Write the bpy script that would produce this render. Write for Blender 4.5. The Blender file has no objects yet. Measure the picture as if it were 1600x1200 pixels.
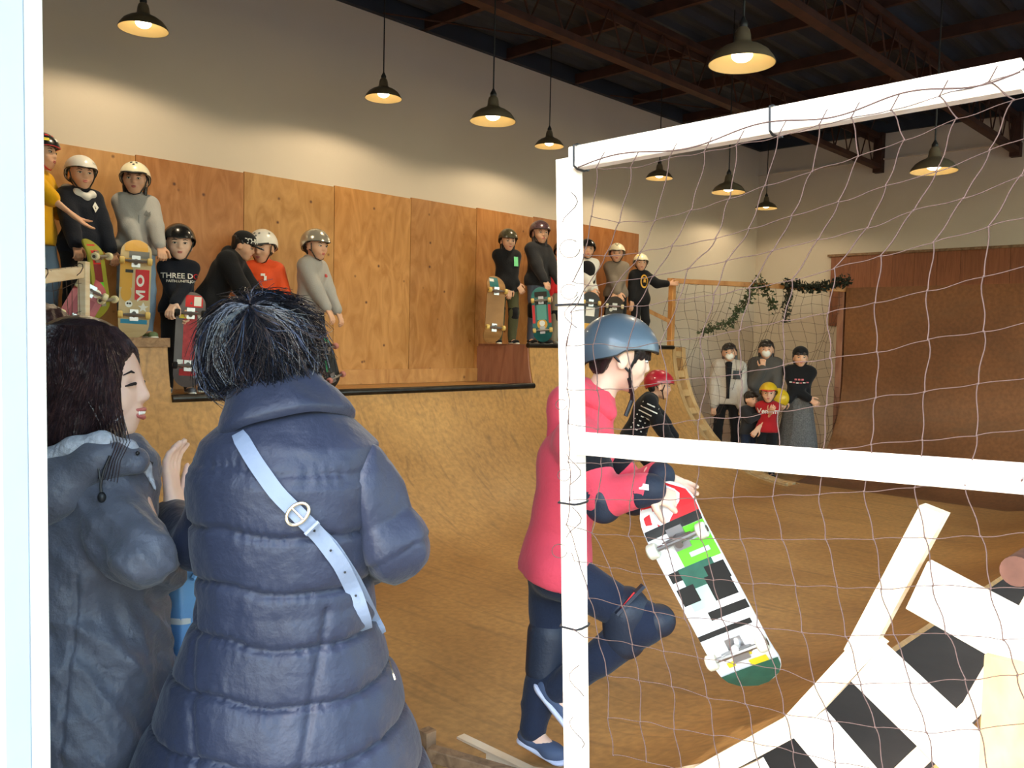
import bpy, bmesh, math, random
import numpy as np
from mathutils import Vector, Matrix
from mathutils.bvhtree import BVHTree

V = Vector
R = math.radians
sc = bpy.context.scene
COL = sc.collection
rng = random.Random(7)

# ------------------------------------------------------------------ camera
FOC, PITCH, ROLL, YA, EYE = 1330.0, R(3.05), R(1.27), R(43.9), 1.60
# building axes: x (u) runs along the long plywood wall, y (v) towards that wall
UX, VX = V((1, 0, 0)), V((0, 1, 0))
FX = V((math.cos(YA), math.sin(YA), 0))      # the way the camera faces, level
RX = V((math.sin(YA), -math.cos(YA), 0))     # to the camera's right
_F = FX * math.cos(PITCH) - V((0, 0, math.sin(PITCH)))
_U = FX * math.sin(PITCH) + V((0, 0, math.cos(PITCH)))
_R = RX
CR = math.cos(ROLL) * _R + math.sin(ROLL) * _U
CU = -math.sin(ROLL) * _R + math.cos(ROLL) * _U
cam_d = bpy.data.cameras.new('camera')
cam = bpy.data.objects.new('camera', cam_d)
COL.objects.link(cam)
m = Matrix((CR, CU, -_F)).transposed().to_4x4()
m.translation = V((0, 0, EYE))
cam.matrix_world = m
cam_d.sensor_fit = 'HORIZONTAL'
cam_d.sensor_width = 36.0
cam_d.lens = 36.0 * FOC / 1600.0
cam_d.clip_start = 0.05
cam_d.clip_end = 200
sc.camera = cam

def B(u, v, z): return V((u, v, z))

# ------------------------------------------------------------------ sky, sun, exposure
w = bpy.data.worlds.new('world'); sc.world = w; w.use_nodes = True
nt = w.node_tree
sky = nt.nodes.new('ShaderNodeTexSky')
sky.sky_type = 'NISHITA'; sky.sun_disc = False
sky.sun_elevation = R(46); sky.sun_rotation = R(-90)
sky.air_density = 1.6; sky.dust_density = 1.5; sky.ozone_density = 1.6
nt.links.new(sky.outputs[0], nt.nodes['Background'].inputs[0])
nt.nodes['Background'].inputs[1].default_value = 1.7
ELEV = R(46)
sun_dir = (UX + VX * 0.12).normalized() * math.cos(ELEV) + V((0, 0, -math.sin(ELEV)))
sl = bpy.data.lights.new('sun', 'SUN'); sl.energy = 2.3; sl.angle = R(0.6); sl.color = (1.0, 0.95, 0.86)
so = bpy.data.objects.new('sun', sl); COL.objects.link(so)
so.rotation_euler = sun_dir.to_track_quat('-Z', 'Y').to_euler()
so.location = B(-5, 0, 8)
sc.view_settings.view_transform = 'Standard'
sc.view_settings.look = 'None'
sc.view_settings.gamma = 1.0
sc.view_settings.use_curve_mapping = False
sc.view_settings.exposure = 0.0
LAMP_W = 50.0
sc.cycles.use_denoising = True
sc.cycles.max_bounces = 6
sc.cycles.diffuse_bounces = 4
sc.cycles.sample_clamp_indirect = 6.0

def ray(px, py):
    d = _F + CR * ((px - 800) / FOC) + CU * ((600 - py) / FOC)
    return d
def at(px, py, Y):
    d = ray(px, py); return V((0, 0, EYE)) + d * (Y / d.dot(FX))
def on_z(px, py, z):
    d = ray(px, py); return V((0, 0, EYE)) + d * ((z - EYE) / d.z)
def on_u(px, py, u):
    d = ray(px, py); return V((0, 0, EYE)) + d * (u / d.dot(UX))
def on_v(px, py, v):
    d = ray(px, py); return V((0, 0, EYE)) + d * (v / d.dot(VX))

# ------------------------------------------------------------------ materials
def srgb(r, g, b):
    f = lambda c: (c / 255 / 12.92) if c / 255 <= 0.04045 else ((c / 255 + 0.055) / 1.055) ** 2.4
    return (f(r), f(g), f(b), 1)
MC = {}
def mat(name, col, rough=0.6, metal=0.0, bump=None, var=None, spec=0.5, emit=None, sheen=0.0, coat=0.0):
    """plain procedural material. bump=(scale,strength); var=(scale, amount) brightness noise"""
    if name in MC: return MC[name]
    m = bpy.data.materials.new(name); m.use_nodes = True
    n = m.node_tree.nodes; l = m.node_tree.links
    b = n['Principled BSDF']
    b.inputs['Base Color'].default_value = col
    b.inputs['Roughness'].default_value = rough
    b.inputs['Metallic'].default_value = metal
    b.inputs['Specular IOR Level'].default_value = spec
    b.inputs['Sheen Weight'].default_value = sheen
    b.inputs['Coat Weight'].default_value = coat
    tc = n.new('ShaderNodeTexCoord')
    if var:
        t = n.new('ShaderNodeTexNoise'); t.inputs['Scale'].default_value = var[0]; t.inputs['Detail'].default_value = 4
        l.new(tc.outputs['Object'], t.inputs['Vector'])
        mr = n.new('ShaderNodeMapRange'); mr.inputs[1].default_value = 0.3; mr.inputs[2].default_value = 0.7
        mr.inputs[3].default_value = 1 - var[1]; mr.inputs[4].default_value = 1 + var[1]
        l.new(t.outputs['Fac'], mr.inputs[0])
        mx = n.new('ShaderNodeVectorMath'); mx.operation = 'SCALE'
        mx.inputs[0].default_value = col[:3]; l.new(mr.outputs[0], mx.inputs['Scale'])
        l.new(mx.outputs[0], b.inputs['Base Color'])
    if bump:
        t = n.new('ShaderNodeTexNoise'); t.inputs['Scale'].default_value = bump[0]; t.inputs['Detail'].default_value = 5
        l.new(tc.outputs['Object'], t.inputs['Vector'])
        bp = n.new('ShaderNodeBump'); bp.inputs['Strength'].default_value = bump[1]; bp.inputs['Distance'].default_value = 0.01
        l.new(t.outputs['Fac'], bp.inputs['Height']); l.new(bp.outputs[0], b.inputs['Normal'])
    if emit:
        b.inputs['Emission Color'].default_value = emit[0]; b.inputs['Emission Strength'].default_value = emit[1]
    MC[name] = m
    return m

def wood(name, c1, c2, scale=(1, 1, 12), rough=0.6, knots=0.0, grain=6.0, knot_scale=3.0, dist=1.5, kcol=(0.09, 0.03, 0.015, 1), bumpst=0.15):
    """procedural timber: stretched noise grain, optional dark knots"""
    if name in MC: return MC[name]
    m = bpy.data.materials.new(name); m.use_nodes = True
    n = m.node_tree.nodes; l = m.node_tree.links; b = n['Principled BSDF']
    tc = n.new('ShaderNodeTexCoord'); mp = n.new('ShaderNodeMapping'); mp.inputs['Scale'].default_value = scale
    l.new(tc.outputs['Object'], mp.inputs[0])
    oi = n.new('ShaderNodeObjectInfo')
    va = n.new('ShaderNodeVectorMath'); va.operation = 'SCALE'; va.inputs[0].default_value = (17, 31, 23)
    l.new(oi.outputs['Random'], va.inputs['Scale'])
    ad = n.new('ShaderNodeVectorMath'); ad.operation = 'ADD'
    l.new(mp.outputs[0], ad.inputs[0]); l.new(va.outputs[0], ad.inputs[1])
    t = n.new('ShaderNodeTexNoise'); t.inputs['Scale'].default_value = grain; t.inputs['Detail'].default_value = 6
    t.inputs['Distortion'].default_value = dist
    l.new(ad.outputs[0], t.inputs['Vector'])
    cr = n.new('ShaderNodeValToRGB'); cr.color_ramp.elements[0].color = c1; cr.color_ramp.elements[1].color = c2
    cr.color_ramp.elements[0].position = 0.32; cr.color_ramp.elements[1].position = 0.68
    l.new(t.outputs['Fac'], cr.inputs[0])
    out = cr.outputs[0]
    # per piece tint
    mr = n.new('ShaderNodeMapRange'); mr.inputs[3].default_value = 0.86; mr.inputs[4].default_value = 1.12
    l.new(oi.outputs['Random'], mr.inputs[0])
    sc_ = n.new('ShaderNodeVectorMath'); sc_.operation = 'SCALE'; l.new(out, sc_.inputs[0]); l.new(mr.outputs[0], sc_.inputs['Scale'])
    out = sc_.outputs[0]
    if knots > 0:
        ad2 = n.new('ShaderNodeVectorMath'); ad2.operation = 'ADD'
        l.new(tc.outputs['Object'], ad2.inputs[0]); l.new(va.outputs[0], ad2.inputs[1])
        vo = n.new('ShaderNodeTexVoronoi'); vo.inputs['Scale'].default_value = knot_scale
        l.new(ad2.outputs[0], vo.inputs['Vector'])
        k = n.new('ShaderNodeMapRange'); k.inputs[1].default_value = 0.03; k.inputs[2].default_value = 0.10 * knots + 0.03
        k.inputs[3].default_value = 1; k.inputs[4].default_value = 0
        l.new(vo.outputs['Distance'], k.inputs[0])
        mx = n.new('ShaderNodeMixRGB'); mx.inputs[2].default_value = kcol
        l.new(k.outputs[0], mx.inputs[0]); l.new(out, mx.inputs[1]); out = mx.outputs[0]
    l.new(out, b.inputs['Base Color'])
    b.inputs['Roughness'].default_value = rough
    bp = n.new('ShaderNodeBump'); bp.inputs['Strength'].default_value = bumpst; bp.inputs['Distance'].default_value = 0.004
    l.new(t.outputs['Fac'], bp.inputs['Height']); l.new(bp.outputs[0], b.inputs['Normal'])
    MC[name] = m
    return m

# ------------------------------------------------------------------ mesh collecting
class MB:
    def __init__(s): s.v = []; s.f = []
    def add(s, vs, fs):
        o = len(s.v); s.v += [tuple(x) for x in vs]; s.f += [tuple(i + o for i in f) for f in fs]
        return s
    def box(s, c, size, M=None):
        c = V(c); hx, hy, hz = (q / 2 for q in size)
        pts = [V((x, y, z)) for x in (-hx, hx) for y in (-hy, hy) for z in (-hz, hz)]
        if M is not None: pts = [M @ p for p in pts]
        return s.add([c + p for p in pts], [(0, 1, 3, 2), (4, 6, 7, 5), (0, 4, 5, 1), (2, 3, 7, 6), (0, 2, 6, 4), (1, 5, 7, 3)])
    def beam(s, a, b, wd, ht, up=(0, 0, 1), bev=0.0):
        """rectangular bar a->b, wd across, ht along up"""
        a, b = V(a), V(b); d = (b - a).normalized(); up = V(up); side = d.cross(up).normalized(); up = side.cross(d).normalized()
        if bev <= 0: bev = min(wd, ht) * 0.08
        hw, hh = wd / 2, ht / 2
        prof = [(-hw + bev, -hh), (hw - bev, -hh), (hw, -hh + bev), (hw, hh - bev), (hw - bev, hh), (-hw + bev, hh), (-hw, hh - bev), (-hw, -hh + bev)]
        vs = [p + side * x + up * y for p in (a, b) for x, y in prof]
        n = 8
        fs = [(i, (i + 1) % n, n + (i + 1) % n, n + i) for i in range(n)] + [tuple(range(n - 1, -1, -1)), tuple(range(n, 2 * n))]
        return s.add(vs, fs)
    def tube(s, pts, rad, n=6, cap=True):
        pts = [V(p) for p in pts]; N = len(pts)
        if not hasattr(rad, '__len__'): rad = [rad] * N
        up = None; vs = []
        for i, p in enumerate(pts):
            t = (pts[min(i + 1, N - 1)] - pts[max(i - 1, 0)])
            t = t.normalized() if t.length > 1e-9 else V((0, 0, 1))
            if up is None:
                up = t.orthogonal().normalized()
            up = (up - t * up.dot(t))
            up = up.normalized() if up.length > 1e-6 else t.orthogonal().normalized()
            sd = t.cross(up)
            for k in range(n):
                a = 2 * math.pi * k / n
                vs.append(p + (up * math.cos(a) + sd * math.sin(a)) * rad[i])
        fs = [(i * n + k, i * n + (k + 1) % n, (i + 1) * n + (k + 1) % n, (i + 1) * n + k) for i in range(N - 1) for k in range(n)]
        if cap: fs += [tuple(range(n - 1, -1, -1)), tuple((N - 1) * n + k for k in range(n))]
        return s.add(vs, fs)
    def lathe(s, prof, c=(0, 0, 0), n=32, M=None):
        c = V(c); vs = []; N = len(prof)
        for r_, z in prof:
            for k in range(n):
                a = 2 * math.pi * k / n; p = V((r_ * math.cos(a), r_ * math.sin(a), z))
                vs.append(c + (M @ p if M is not None else p))
        fs = [(i * n + k, i * n + (k + 1) % n, (i + 1) * n + (k + 1) % n, (i + 1) * n + k) for i in range(N - 1) for k in range(n)]
        return s.add(vs, fs)
    def ell(s, c, r, M=None, n=14, m=9):
        prof = [(math.sin(math.pi * i / m), -math.cos(math.pi * i / m)) for i in range(m + 1)]
        prof[0] = (1e-4, -1); prof[-1] = (1e-4, 1)
        S = Matrix.Diagonal(V(r)); MM = (M.to_3x3() @ S) if M is not None else S
        return s.lathe(prof, c, n, MM)
    def prism(s, poly, thick, M):
        """2D polygon (ccw) extruded by thick along local z, mapped by 4x4 M"""
        n = len(poly)
        vs = [M @ V((x, y, 0)) for x, y in poly] + [M @ V((x, y, thick)) for x, y in poly]
        return s.add(vs, [tuple(range(n - 1, -1, -1)), tuple(range(n, 2 * n))] + [(i, (i + 1) % n, n + (i + 1) % n, n + i) for i in range(n)])
    def build(s, name, m, parent=None, smooth=False, **props):
        me = bpy.data.meshes.new(name); me.from_pydata(s.v, [], s.f)
        return link(name, me, m, parent, smooth, **props)

def link(name, me, m=None, parent=None, smooth=False, **props):
    o = bpy.data.objects.new(name, me); COL.objects.link(o)
    if m is not None and len(me.materials) == 0: me.materials.append(m)
    if smooth:
        me.polygons.foreach_set('use_smooth', [True] * len(me.polygons))
        try: me.set_sharp_from_angle(angle=R(40 if smooth is True else smooth))
        except Exception: pass
    if parent is not None:
        o.parent = parent
        if parent.get('_inv') is None: o.matrix_parent_inverse = INV.get(parent.name, Matrix.Identity(4))
    for k, v_ in props.items(): o[k] = v_
    return o
INV = {}
def thing(name, label, cat, loc=(0, 0, 0), rz=0.0, group=None, M=None):
    """Empty at a thing's base; parts built in world space are parented with the inverse"""
    o = bpy.data.objects.new(name, None); COL.objects.link(o); o.empty_display_size = 0.1
    if M is None: M = Matrix.Translation(V(loc)) @ Matrix.Rotation(rz, 4, 'Z')
    o.matrix_world = M
    INV[o.name] = M.inverted()
    o['label'] = label; o['category'] = cat
    if group: o['group'] = group
    return o
def tag(o, label, cat, group=None):
    o['label'] = label; o['category'] = cat
    if group: o['group'] = group
    return o
def struct(name, mb, m, smooth=False):
    return mb.build(name, m, None, smooth, kind='structure')

# ------------------------------------------------------------------ signed distance bodies
class Sdf:
    def __init__(s, voxel, k=0.02): s.vx = voxel; s.k = k; s.p = []
    def cap(s, a, b, ra, rb=None, flat=None, k=None, op='u'):
        """round cone; flat=(axis, factor) squeezes the section along axis"""
        rb = ra if rb is None else rb
        s.p.append((op, 'c', np.array(a, float), np.array(b, float), ra, rb, None if flat is None else (np.array(V(flat[0]).normalized(), float), flat[1]), s.k if k is None else k)); return s
    def ell(s, c, r, M=None, k=None, op='u'):
        Mi = np.eye(3) if M is None else np.array(M.to_3x3().transposed())
        s.p.append((op, 'e', np.array(c, float), np.array(r, float), Mi, None, None, s.k if k is None else k)); return s
    def cut(s, pt, nrm):
        s.p.append(('x', 'h', np.array(pt, float), np.array(V(nrm).normalized(), float), None, None, None, 0)); return s
    def cutball(s, pt, nrm, rad):
        s.p.append(('x', 'b', np.array(pt, float), np.array(V(nrm).normalized(), float), rad, None, None, 0)); return s
    def fn(s, bb0, bb1, f, op='u', k=None):
        s.p.append((op, 'f', np.array(bb0, float), np.array(bb1, float), f, None, None, s.k if k is None else k)); return s
    def bounds(s, p):
        if p[1] == 'c':
            r_ = max(p[4], p[5]); return np.minimum(p[2], p[3]) - r_, np.maximum(p[2], p[3]) + r_
        if p[1] == 'e':
            e = np.sqrt(((p[4].T * p[3]) ** 2).sum(1)); return p[2] - e, p[2] + e
        if p[1] == 'f': return p[2], p[3]
        if p[1] == 'b': return p[2] - p[4], p[2] + p[4]
        return None
    def extract(s):
        vx = s.vx
        bs = [s.bounds(p) for p in s.p if p[0] == 'u']
        lo = np.min([b[0] for b in bs], 0) - 3 * vx; hi = np.max([b[1] for b in bs], 0) + 3 * vx
        n = np.ceil((hi - lo) / vx).astype(int) + 1
        far = 4 * vx + 0.03
        D = np.full(n, far, np.float32)
        ax = [lo[i] + vx * np.arange(n[i]) for i in range(3)]
        for p in s.p:
            if p[1] == 'h': sl_ = (slice(0, n[0]), slice(0, n[1]), slice(0, n[2]))
            else:
                b0, b1 = s.bounds(p); mg = 0 if p[1] == 'b' else far
                i0 = np.clip(np.floor((b0 - mg - lo) / vx).astype(int), 0, n); i1 = np.clip(np.ceil((b1 + mg - lo) / vx).astype(int) + 1, 0, n)
                if (i1 <= i0).any(): continue
                sl_ = tuple(slice(i0[i], i1[i]) for i in range(3))
            X, Y, Z = np.meshgrid(ax[0][sl_[0]], ax[1][sl_[1]], ax[2][sl_[2]], indexing='ij')
            P = np.stack((X, Y, Z), -1)
            if p[1] == 'c':
                a, b = p[2], p[3]; ab = b - a; L = max((ab @ ab), 1e-9)
                q = P - a
                t = np.clip((q @ ab) / L, 0, 1); off = q - t[..., None] * ab
                if p[6] is not None:
                    c_ = off @ p[6][0]; off = off + (c_ * (1 / p[6][1] - 1))[..., None] * p[6][0]
                    d = (np.sqrt((off ** 2).sum(-1)) - (p[4] + (p[5] - p[4]) * t)) * (0.5 + 0.5 * min(1, p[6][1]))
                else:
                    d = np.sqrt((off ** 2).sum(-1)) - (p[4] + (p[5] - p[4]) * t)
            elif p[1] == 'e':
                q = (P - p[2]) @ p[4].T
                k0 = np.sqrt(((q / p[3]) ** 2).sum(-1)); k1 = np.sqrt(((q / p[3] ** 2) ** 2).sum(-1)) + 1e-9
                d = k0 * (k0 - 1) / k1
            elif p[1] == 'f': d = p[4](P)
            else: d = (P - p[2]) @ p[3]
            if p[1] == 'b':
                inside = ((P - p[2]) ** 2).sum(-1) < p[4] ** 2
                D[sl_] = np.where(inside, np.maximum(D[sl_], d), D[sl_]); continue
            o = D[sl_]
            if p[0] == 'x': D[sl_] = np.maximum(o, d); continue
            k = max(p[7], 1e-6)
            if p[0] == 'u':
                h = np.maximum(k - np.abs(o - d), 0) / k; D[sl_] = np.minimum(o, d) - h * h * k * 0.25
            else:
                d = -d; h = np.maximum(k - np.abs(o - d), 0) / k; D[sl_] = np.maximum(o, d) + h * h * k * 0.25
        D[0], D[-1], D[:, 0], D[:, -1], D[:, :, 0], D[:, :, -1] = (far,) * 6
        S = D < 0
        c = lambda i, j, k: (slice(i, n[0] - 1 + i), slice(j, n[1] - 1 + j), slice(k, n[2] - 1 + k))
        cnt = np.zeros(n - 1, np.int8)
        for i in (0, 1):
            for j in (0, 1):
                for k in (0, 1): cnt += S[c(i, j, k)]
        act = (cnt > 0) & (cnt < 8)
        idx = np.full(n - 1, -1, np.int64); I = np.argwhere(act); idx[act] = np.arange(len(I))
        acc = np.zeros((len(I), 3)); num = np.zeros(len(I))
        for axn in range(3):
            for a_ in (0, 1):
                for b_ in (0, 1):
                    o0 = [0, 0, 0]; oth = [q for q in range(3) if q != axn]; o0[oth[0]] = a_; o0[oth[1]] = b_
                    o1 = list(o0); o1[axn] = 1
                    p0 = I + o0; p1 = I + o1
                    d0 = D[p0[:, 0], p0[:, 1], p0[:, 2]]; d1 = D[p1[:, 0], p1[:, 1], p1[:, 2]]
                    mk = (d0 < 0) != (d1 < 0); t = np.where(mk, d0 / np.where(mk, d0 - d1, 1), 0)
                    pt = np.array(o0, float)[None] + 0; pt = np.repeat(pt, len(I), 0); pt[:, axn] = t
                    acc += np.where(mk[:, None], pt, 0); num += mk
        vs = (I + acc / np.maximum(num, 1)[:, None]) * vx + lo
        faces = []
        for axn in range(3):
            oth = [q for q in range(3) if q != axn]
            sA = [slice(0, None)] * 3; sB = [slice(0, None)] * 3
            sA[axn] = slice(0, n[axn] - 1); sB[axn] = slice(1, n[axn])
            A, B_ = S[tuple(sA)], S[tuple(sB)]
            e = np.argwhere(A != B_)
            e = e[(e[:, oth[0]] > 0) & (e[:, oth[1]] > 0) & (e[:, oth[0]] < n[oth[0]] - 1) & (e[:, oth[1]] < n[oth[1]] - 1)]
            q = []
            for da, db in ((1, 1), (0, 1), (0, 0), (1, 0)):
                t = e.copy(); t[:, oth[0]] -= da; t[:, oth[1]] -= db; q.append(idx[t[:, 0], t[:, 1], t[:, 2]])
            q = np.stack(q, 1); ins = A[e[:, 0], e[:, 1], e[:, 2]]
            flip = ins if axn != 1 else ~ins
            q = np.where(flip[:, None], q, q[:, ::-1]); faces.append(q)
        return vs, np.concatenate(faces)

def normals(vs, fs):
    a = vs[fs[:, 2]] - vs[fs[:, 0]]; b = vs[fs[:, 3]] - vs[fs[:, 1]]; fn = np.cross(a, b); N = np.zeros_like(vs)
    for i in range(4): np.add.at(N, fs[:, i], fn)
    return N / (np.linalg.norm(N, axis=1, keepdims=True) + 1e-12)

def folds(amp, fx=14, fz=9, seed=0):
    """creases: a few ridged waves displaced along the normal"""
    r_ = np.random.default_rng(seed); W = r_.normal(size=(6, 3)) * np.array([fx, fx, fz]); ph = r_.uniform(0, 6.28, 6)
    def f(p):
        s_ = np.zeros(len(p)); base = np.sin(p @ W[4] * 0.5 + ph[4]) * 1.2 + np.sin(p @ W[5] * 0.5 + ph[5])
        for i in range(4): s_ += (1 - 2 * np.abs(np.sin(0.5 * (p @ W[i] + ph[i] + base)))) / 4
        return amp * s_
    return f

def smooth_mesh(vs, fs, it=1):
    e = np.concatenate([fs[:, [0, 1]], fs[:, [1, 2]], fs[:, [2, 3]], fs[:, [3, 0]]])
    for _ in range(it):
        A = np.zeros_like(vs); c = np.zeros(len(vs))
        np.add.at(A, e[:, 0], vs[e[:, 1]]); np.add.at(A, e[:, 1], vs[e[:, 0]]); np.add.at(c, e[:, 0], 1); np.add.at(c, e[:, 1], 1)
        vs = 0.5 * vs + 0.5 * A / c[:, None]
    return vs

def sdf_obj(name, parts, m, parent, disp=None, sm=1, **props):
    """one mesh out of one or several Sdf grids of different fineness"""
    if isinstance(parts, Sdf): parts = [parts]
    VS, FS, o = [], [], 0
    for s in parts:
        vs, fs = s.extract(); vs = smooth_mesh(vs, fs, sm)
        if disp is not None: vs = vs + normals(vs, fs) * disp(vs)[:, None]
        VS.append(vs); FS.append(fs + o); o += len(vs)
    vs, fs = np.concatenate(VS), np.concatenate(FS)
    me = bpy.data.meshes.new(name)
    me.vertices.add(len(vs)); me.vertices.foreach_set('co', vs.astype(np.float32).ravel())
    me.loops.add(len(fs) * 4); me.loops.foreach_set('vertex_index', fs.astype(np.int32).ravel())
    me.polygons.add(len(fs)); me.polygons.foreach_set('loop_start', np.arange(0, len(fs) * 4, 4, dtype=np.int32))
    me.polygons.foreach_set('use_smooth', [True] * len(fs))
    me.update(calc_edges=True)
    me.materials.append(m)
    o = bpy.data.objects.new(name, me); COL.objects.link(o)
    if parent is not None:
        o.parent = parent; o.matrix_parent_inverse = INV.get(parent.name, Matrix.Identity(4))
    for k, v_ in props.items(): o[k] = v_
    return o

# ------------------------------------------------------------------ flat print laid on a surface
def bvh_of(o):
    me = o.data
    co = np.empty(len(me.vertices) * 3); me.vertices.foreach_get('co', co); co = co.reshape(-1, 3)
    return BVHTree.FromPolygons([tuple(x) for x in co], [tuple(p.vertices) for p in me.polygons])
def text_poly(txt, size=1.0, bold=0.0):
    cu = bpy.data.curves.new('t', 'FONT'); cu.body = txt; cu.size = size; cu.align_x = 'CENTER'; cu.align_y = 'CENTER'
    cu.offset = bold; cu.resolution_u = 2
    o = bpy.data.objects.new('t', cu); COL.objects.link(o)
    dg = bpy.context.evaluated_depsgraph_get(); me = bpy.data.meshes.new_from_object(o.evaluated_get(dg))
    vs = [(v_.co.x, v_.co.y) for v_ in me.vertices]; fs = [tuple(p.vertices) for p in me.polygons]
    bpy.data.objects.remove(o); bpy.data.meshes.remove(me)
    return vs, fs
def decal(name, shape, O, X, Yv, m, parent, bvh=None, off=0.003, reach=0.3, flip=False, sub=0):
    """shape = (verts2d, faces) placed at O with axes X, Y; normal X x Y points outwards; wrapped on bvh"""
    O, X, Yv = V(O), V(X).normalized(), V(Yv).normalized(); N = X.cross(Yv).normalized()
    vs, fs = shape
    if sub:
        bm = bmesh.new(); vv = [bm.verts.new((x, y, 0)) for x, y in vs]
        for f in fs:
            try: bm.faces.new([vv[i] for i in f])
            except Exception: pass
        bmesh.ops.triangulate(bm, faces=bm.faces[:])
        bmesh.ops.subdivide_edges(bm, edges=bm.edges[:], cuts=sub, use_grid_fill=True)
        bm.verts.index_update(); vs = [(q.co.x, q.co.y) for q in bm.verts]; fs = [tuple(q.index for q in f.verts) for f in bm.faces]; bm.free()
    pts = []
    for x, y in vs:
        p = O + X * x + Yv * y
        if bvh:
            h = bvh.ray_cast(p + N * reach, -N, reach * 2)
            if h[0] is not None: p = h[0] + N * off
        else: p = p + N * off
        pts.append(p)
    mb = MB(); mb.v = [tuple(p) for p in pts]; mb.f = fs
    return mb.build(name, m, parent)
def rect(wd, ht): return ([(-wd / 2, -ht / 2), (wd / 2, -ht / 2), (wd / 2, ht / 2), (-wd / 2, ht / 2)], [(0, 1, 2, 3)])
def disc(r_, n=16, ry=None): return ([(r_ * math.cos(6.2832 * i / n), (ry or r_) * math.sin(6.2832 * i / n)) for i in range(n)], [tuple(range(n))])
def poly(pts): return (pts, [tuple(range(len(pts)))])
# ================================================================== SETTING
M_plaster = mat('plaster', srgb(214, 202, 186), 0.9, bump=(30, 0.06), var=(0.9, 0.035))
M_ply = wood('plywood', srgb(176, 118, 60), srgb(206, 150, 88), (1.2, 1.2, 0.5), 0.55, knots=0.9, grain=4.5, knot_scale=5.0, dist=2.2, kcol=srgb(92, 48, 24))
M_plylight = wood('pale plywood', srgb(186, 146, 96), srgb(214, 178, 128), (1.5, 1.5, 0.6), 0.6, knots=0.3, grain=4, knot_scale=3)
M_plypurple = wood('red brown plywood', srgb(142, 92, 72), srgb(170, 118, 92), (2, 2, 0.4), 0.6, knots=0.9, grain=5, knot_scale=5)
M_red = wood('red brown boards', srgb(128, 76, 50), srgb(150, 92, 62), (6, 6, 0.5), 0.6, grain=5)
M_pine = wood('pine timber', srgb(236, 208, 168), srgb(250, 232, 204), (1.5, 1.5, 14), 0.6, knots=0.25, grain=2.2, knot_scale=4, dist=0.8)
M_white_timber = wood('whitewood timber', srgb(238, 222, 200), srgb(250, 240, 226), (9, 9, 9), 0.55, knots=0.12, grain=1.2, knot_scale=5, dist=2.5, kcol=srgb(196, 130, 84))
M_oldwood = wood('weathered timber', srgb(122, 92, 66), srgb(168, 132, 98), (5, 5, 5), 0.75, grain=3)
M_steel = mat('dark steel', srgb(60, 58, 56), 0.35, 0.9, var=(9, 0.3))
M_rust = mat('rusty brown steel', srgb(70, 42, 32), 0.7, 0.2, var=(6, 0.3))
M_roof = mat('dark blue steel sheet', srgb(42, 50, 62), 0.7, 0.0, var=(2, 0.2))
M_concrete = mat('concrete', srgb(112, 96, 82), 0.9, bump=(18, 0.2), var=(2, 0.12))
M_asphalt = mat('asphalt', srgb(120, 118, 116), 0.95, bump=(60, 0.4), var=(4, 0.1))
M_whitepaint = mat('white painted steel', srgb(150, 164, 178), 0.45, bump=(6, 0.05), var=(8, 0.04))
M_jamb = mat('pale cream paint', srgb(246, 243, 228), 0.5, var=(14, 0.03))

# scuffed ramp skin
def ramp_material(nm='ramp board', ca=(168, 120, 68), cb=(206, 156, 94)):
    m = bpy.data.materials.new(nm); m.use_nodes = True
    n = m.node_tree.nodes; l = m.node_tree.links; b = n['Principled BSDF']
    tc = n.new('ShaderNodeTexCoord')
    def noise(scale, det, vec, dist=0):
        mp = n.new('ShaderNodeMapping'); mp.inputs['Scale'].default_value = vec; l.new(tc.outputs['Object'], mp.inputs[0])
        t = n.new('ShaderNodeTexNoise'); t.inputs['Scale'].default_value = scale; t.inputs['Detail'].default_value = det; t.inputs['Distortion'].default_value = dist
        l.new(mp.outputs[0], t.inputs['Vector']); return t.outputs['Fac']
    a = noise(0.8, 5, (1, 1, 1), 0.5); c = noise(26, 4, (1, 1, 1)); e = noise(5, 6, (3, 0.25, 1), 1.2)
    cr = n.new('ShaderNodeValToRGB'); cr.color_ramp.elements[0].color = srgb(*ca); cr.color_ramp.elements[1].color = srgb(*cb)
    cr.color_ramp.elements[0].position = 0.3; cr.color_ramp.elements[1].position = 0.7
    l.new(a, cr.inputs[0])
    mr = n.new('ShaderNodeMapRange'); mr.inputs[1].default_value = 0.35; mr.inputs[2].default_value = 0.65; mr.inputs[3].default_value = 0.85; mr.inputs[4].default_value = 1.1
    l.new(c, mr.inputs[0])
    s1 = n.new('ShaderNodeVectorMath'); s1.operation = 'SCALE'; l.new(cr.outputs[0], s1.inputs[0]); l.new(mr.outputs[0], s1.inputs['Scale'])
    k = n.new('ShaderNodeMapRange'); k.inputs[1].default_value = 0.52; k.inputs[2].default_value = 0.75; k.inputs[3].default_value = 0; k.inputs[4].default_value = 0.45
    l.new(e, k.inputs[0])
    mx = n.new('ShaderNodeMixRGB'); mx.inputs[2].default_value = srgb(104, 80, 58)
    l.new(k.outputs[0], mx.inputs[0]); l.new(s1.outputs[0], mx.inputs[1]); l.new(mx.outputs[0], b.inputs['Base Color'])
    b.inputs['Roughness'].default_value = 0.42; b.inputs['Specular IOR Level'].default_value = 0.35
    return m
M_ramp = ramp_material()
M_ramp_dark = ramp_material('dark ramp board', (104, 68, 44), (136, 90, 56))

# orientation helper: box given in building coordinates
RB = None
def bbox(mb, u0, u1, v0, v1, z0, z1):
    return mb.box(B((u0 + u1) / 2, (v0 + v1) / 2, (z0 + z1) / 2), (abs(u1 - u0), abs(v1 - v0), abs(z1 - z0)), RB)

ZC = 4.66       # underside of roof sheets at the walls
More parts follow.
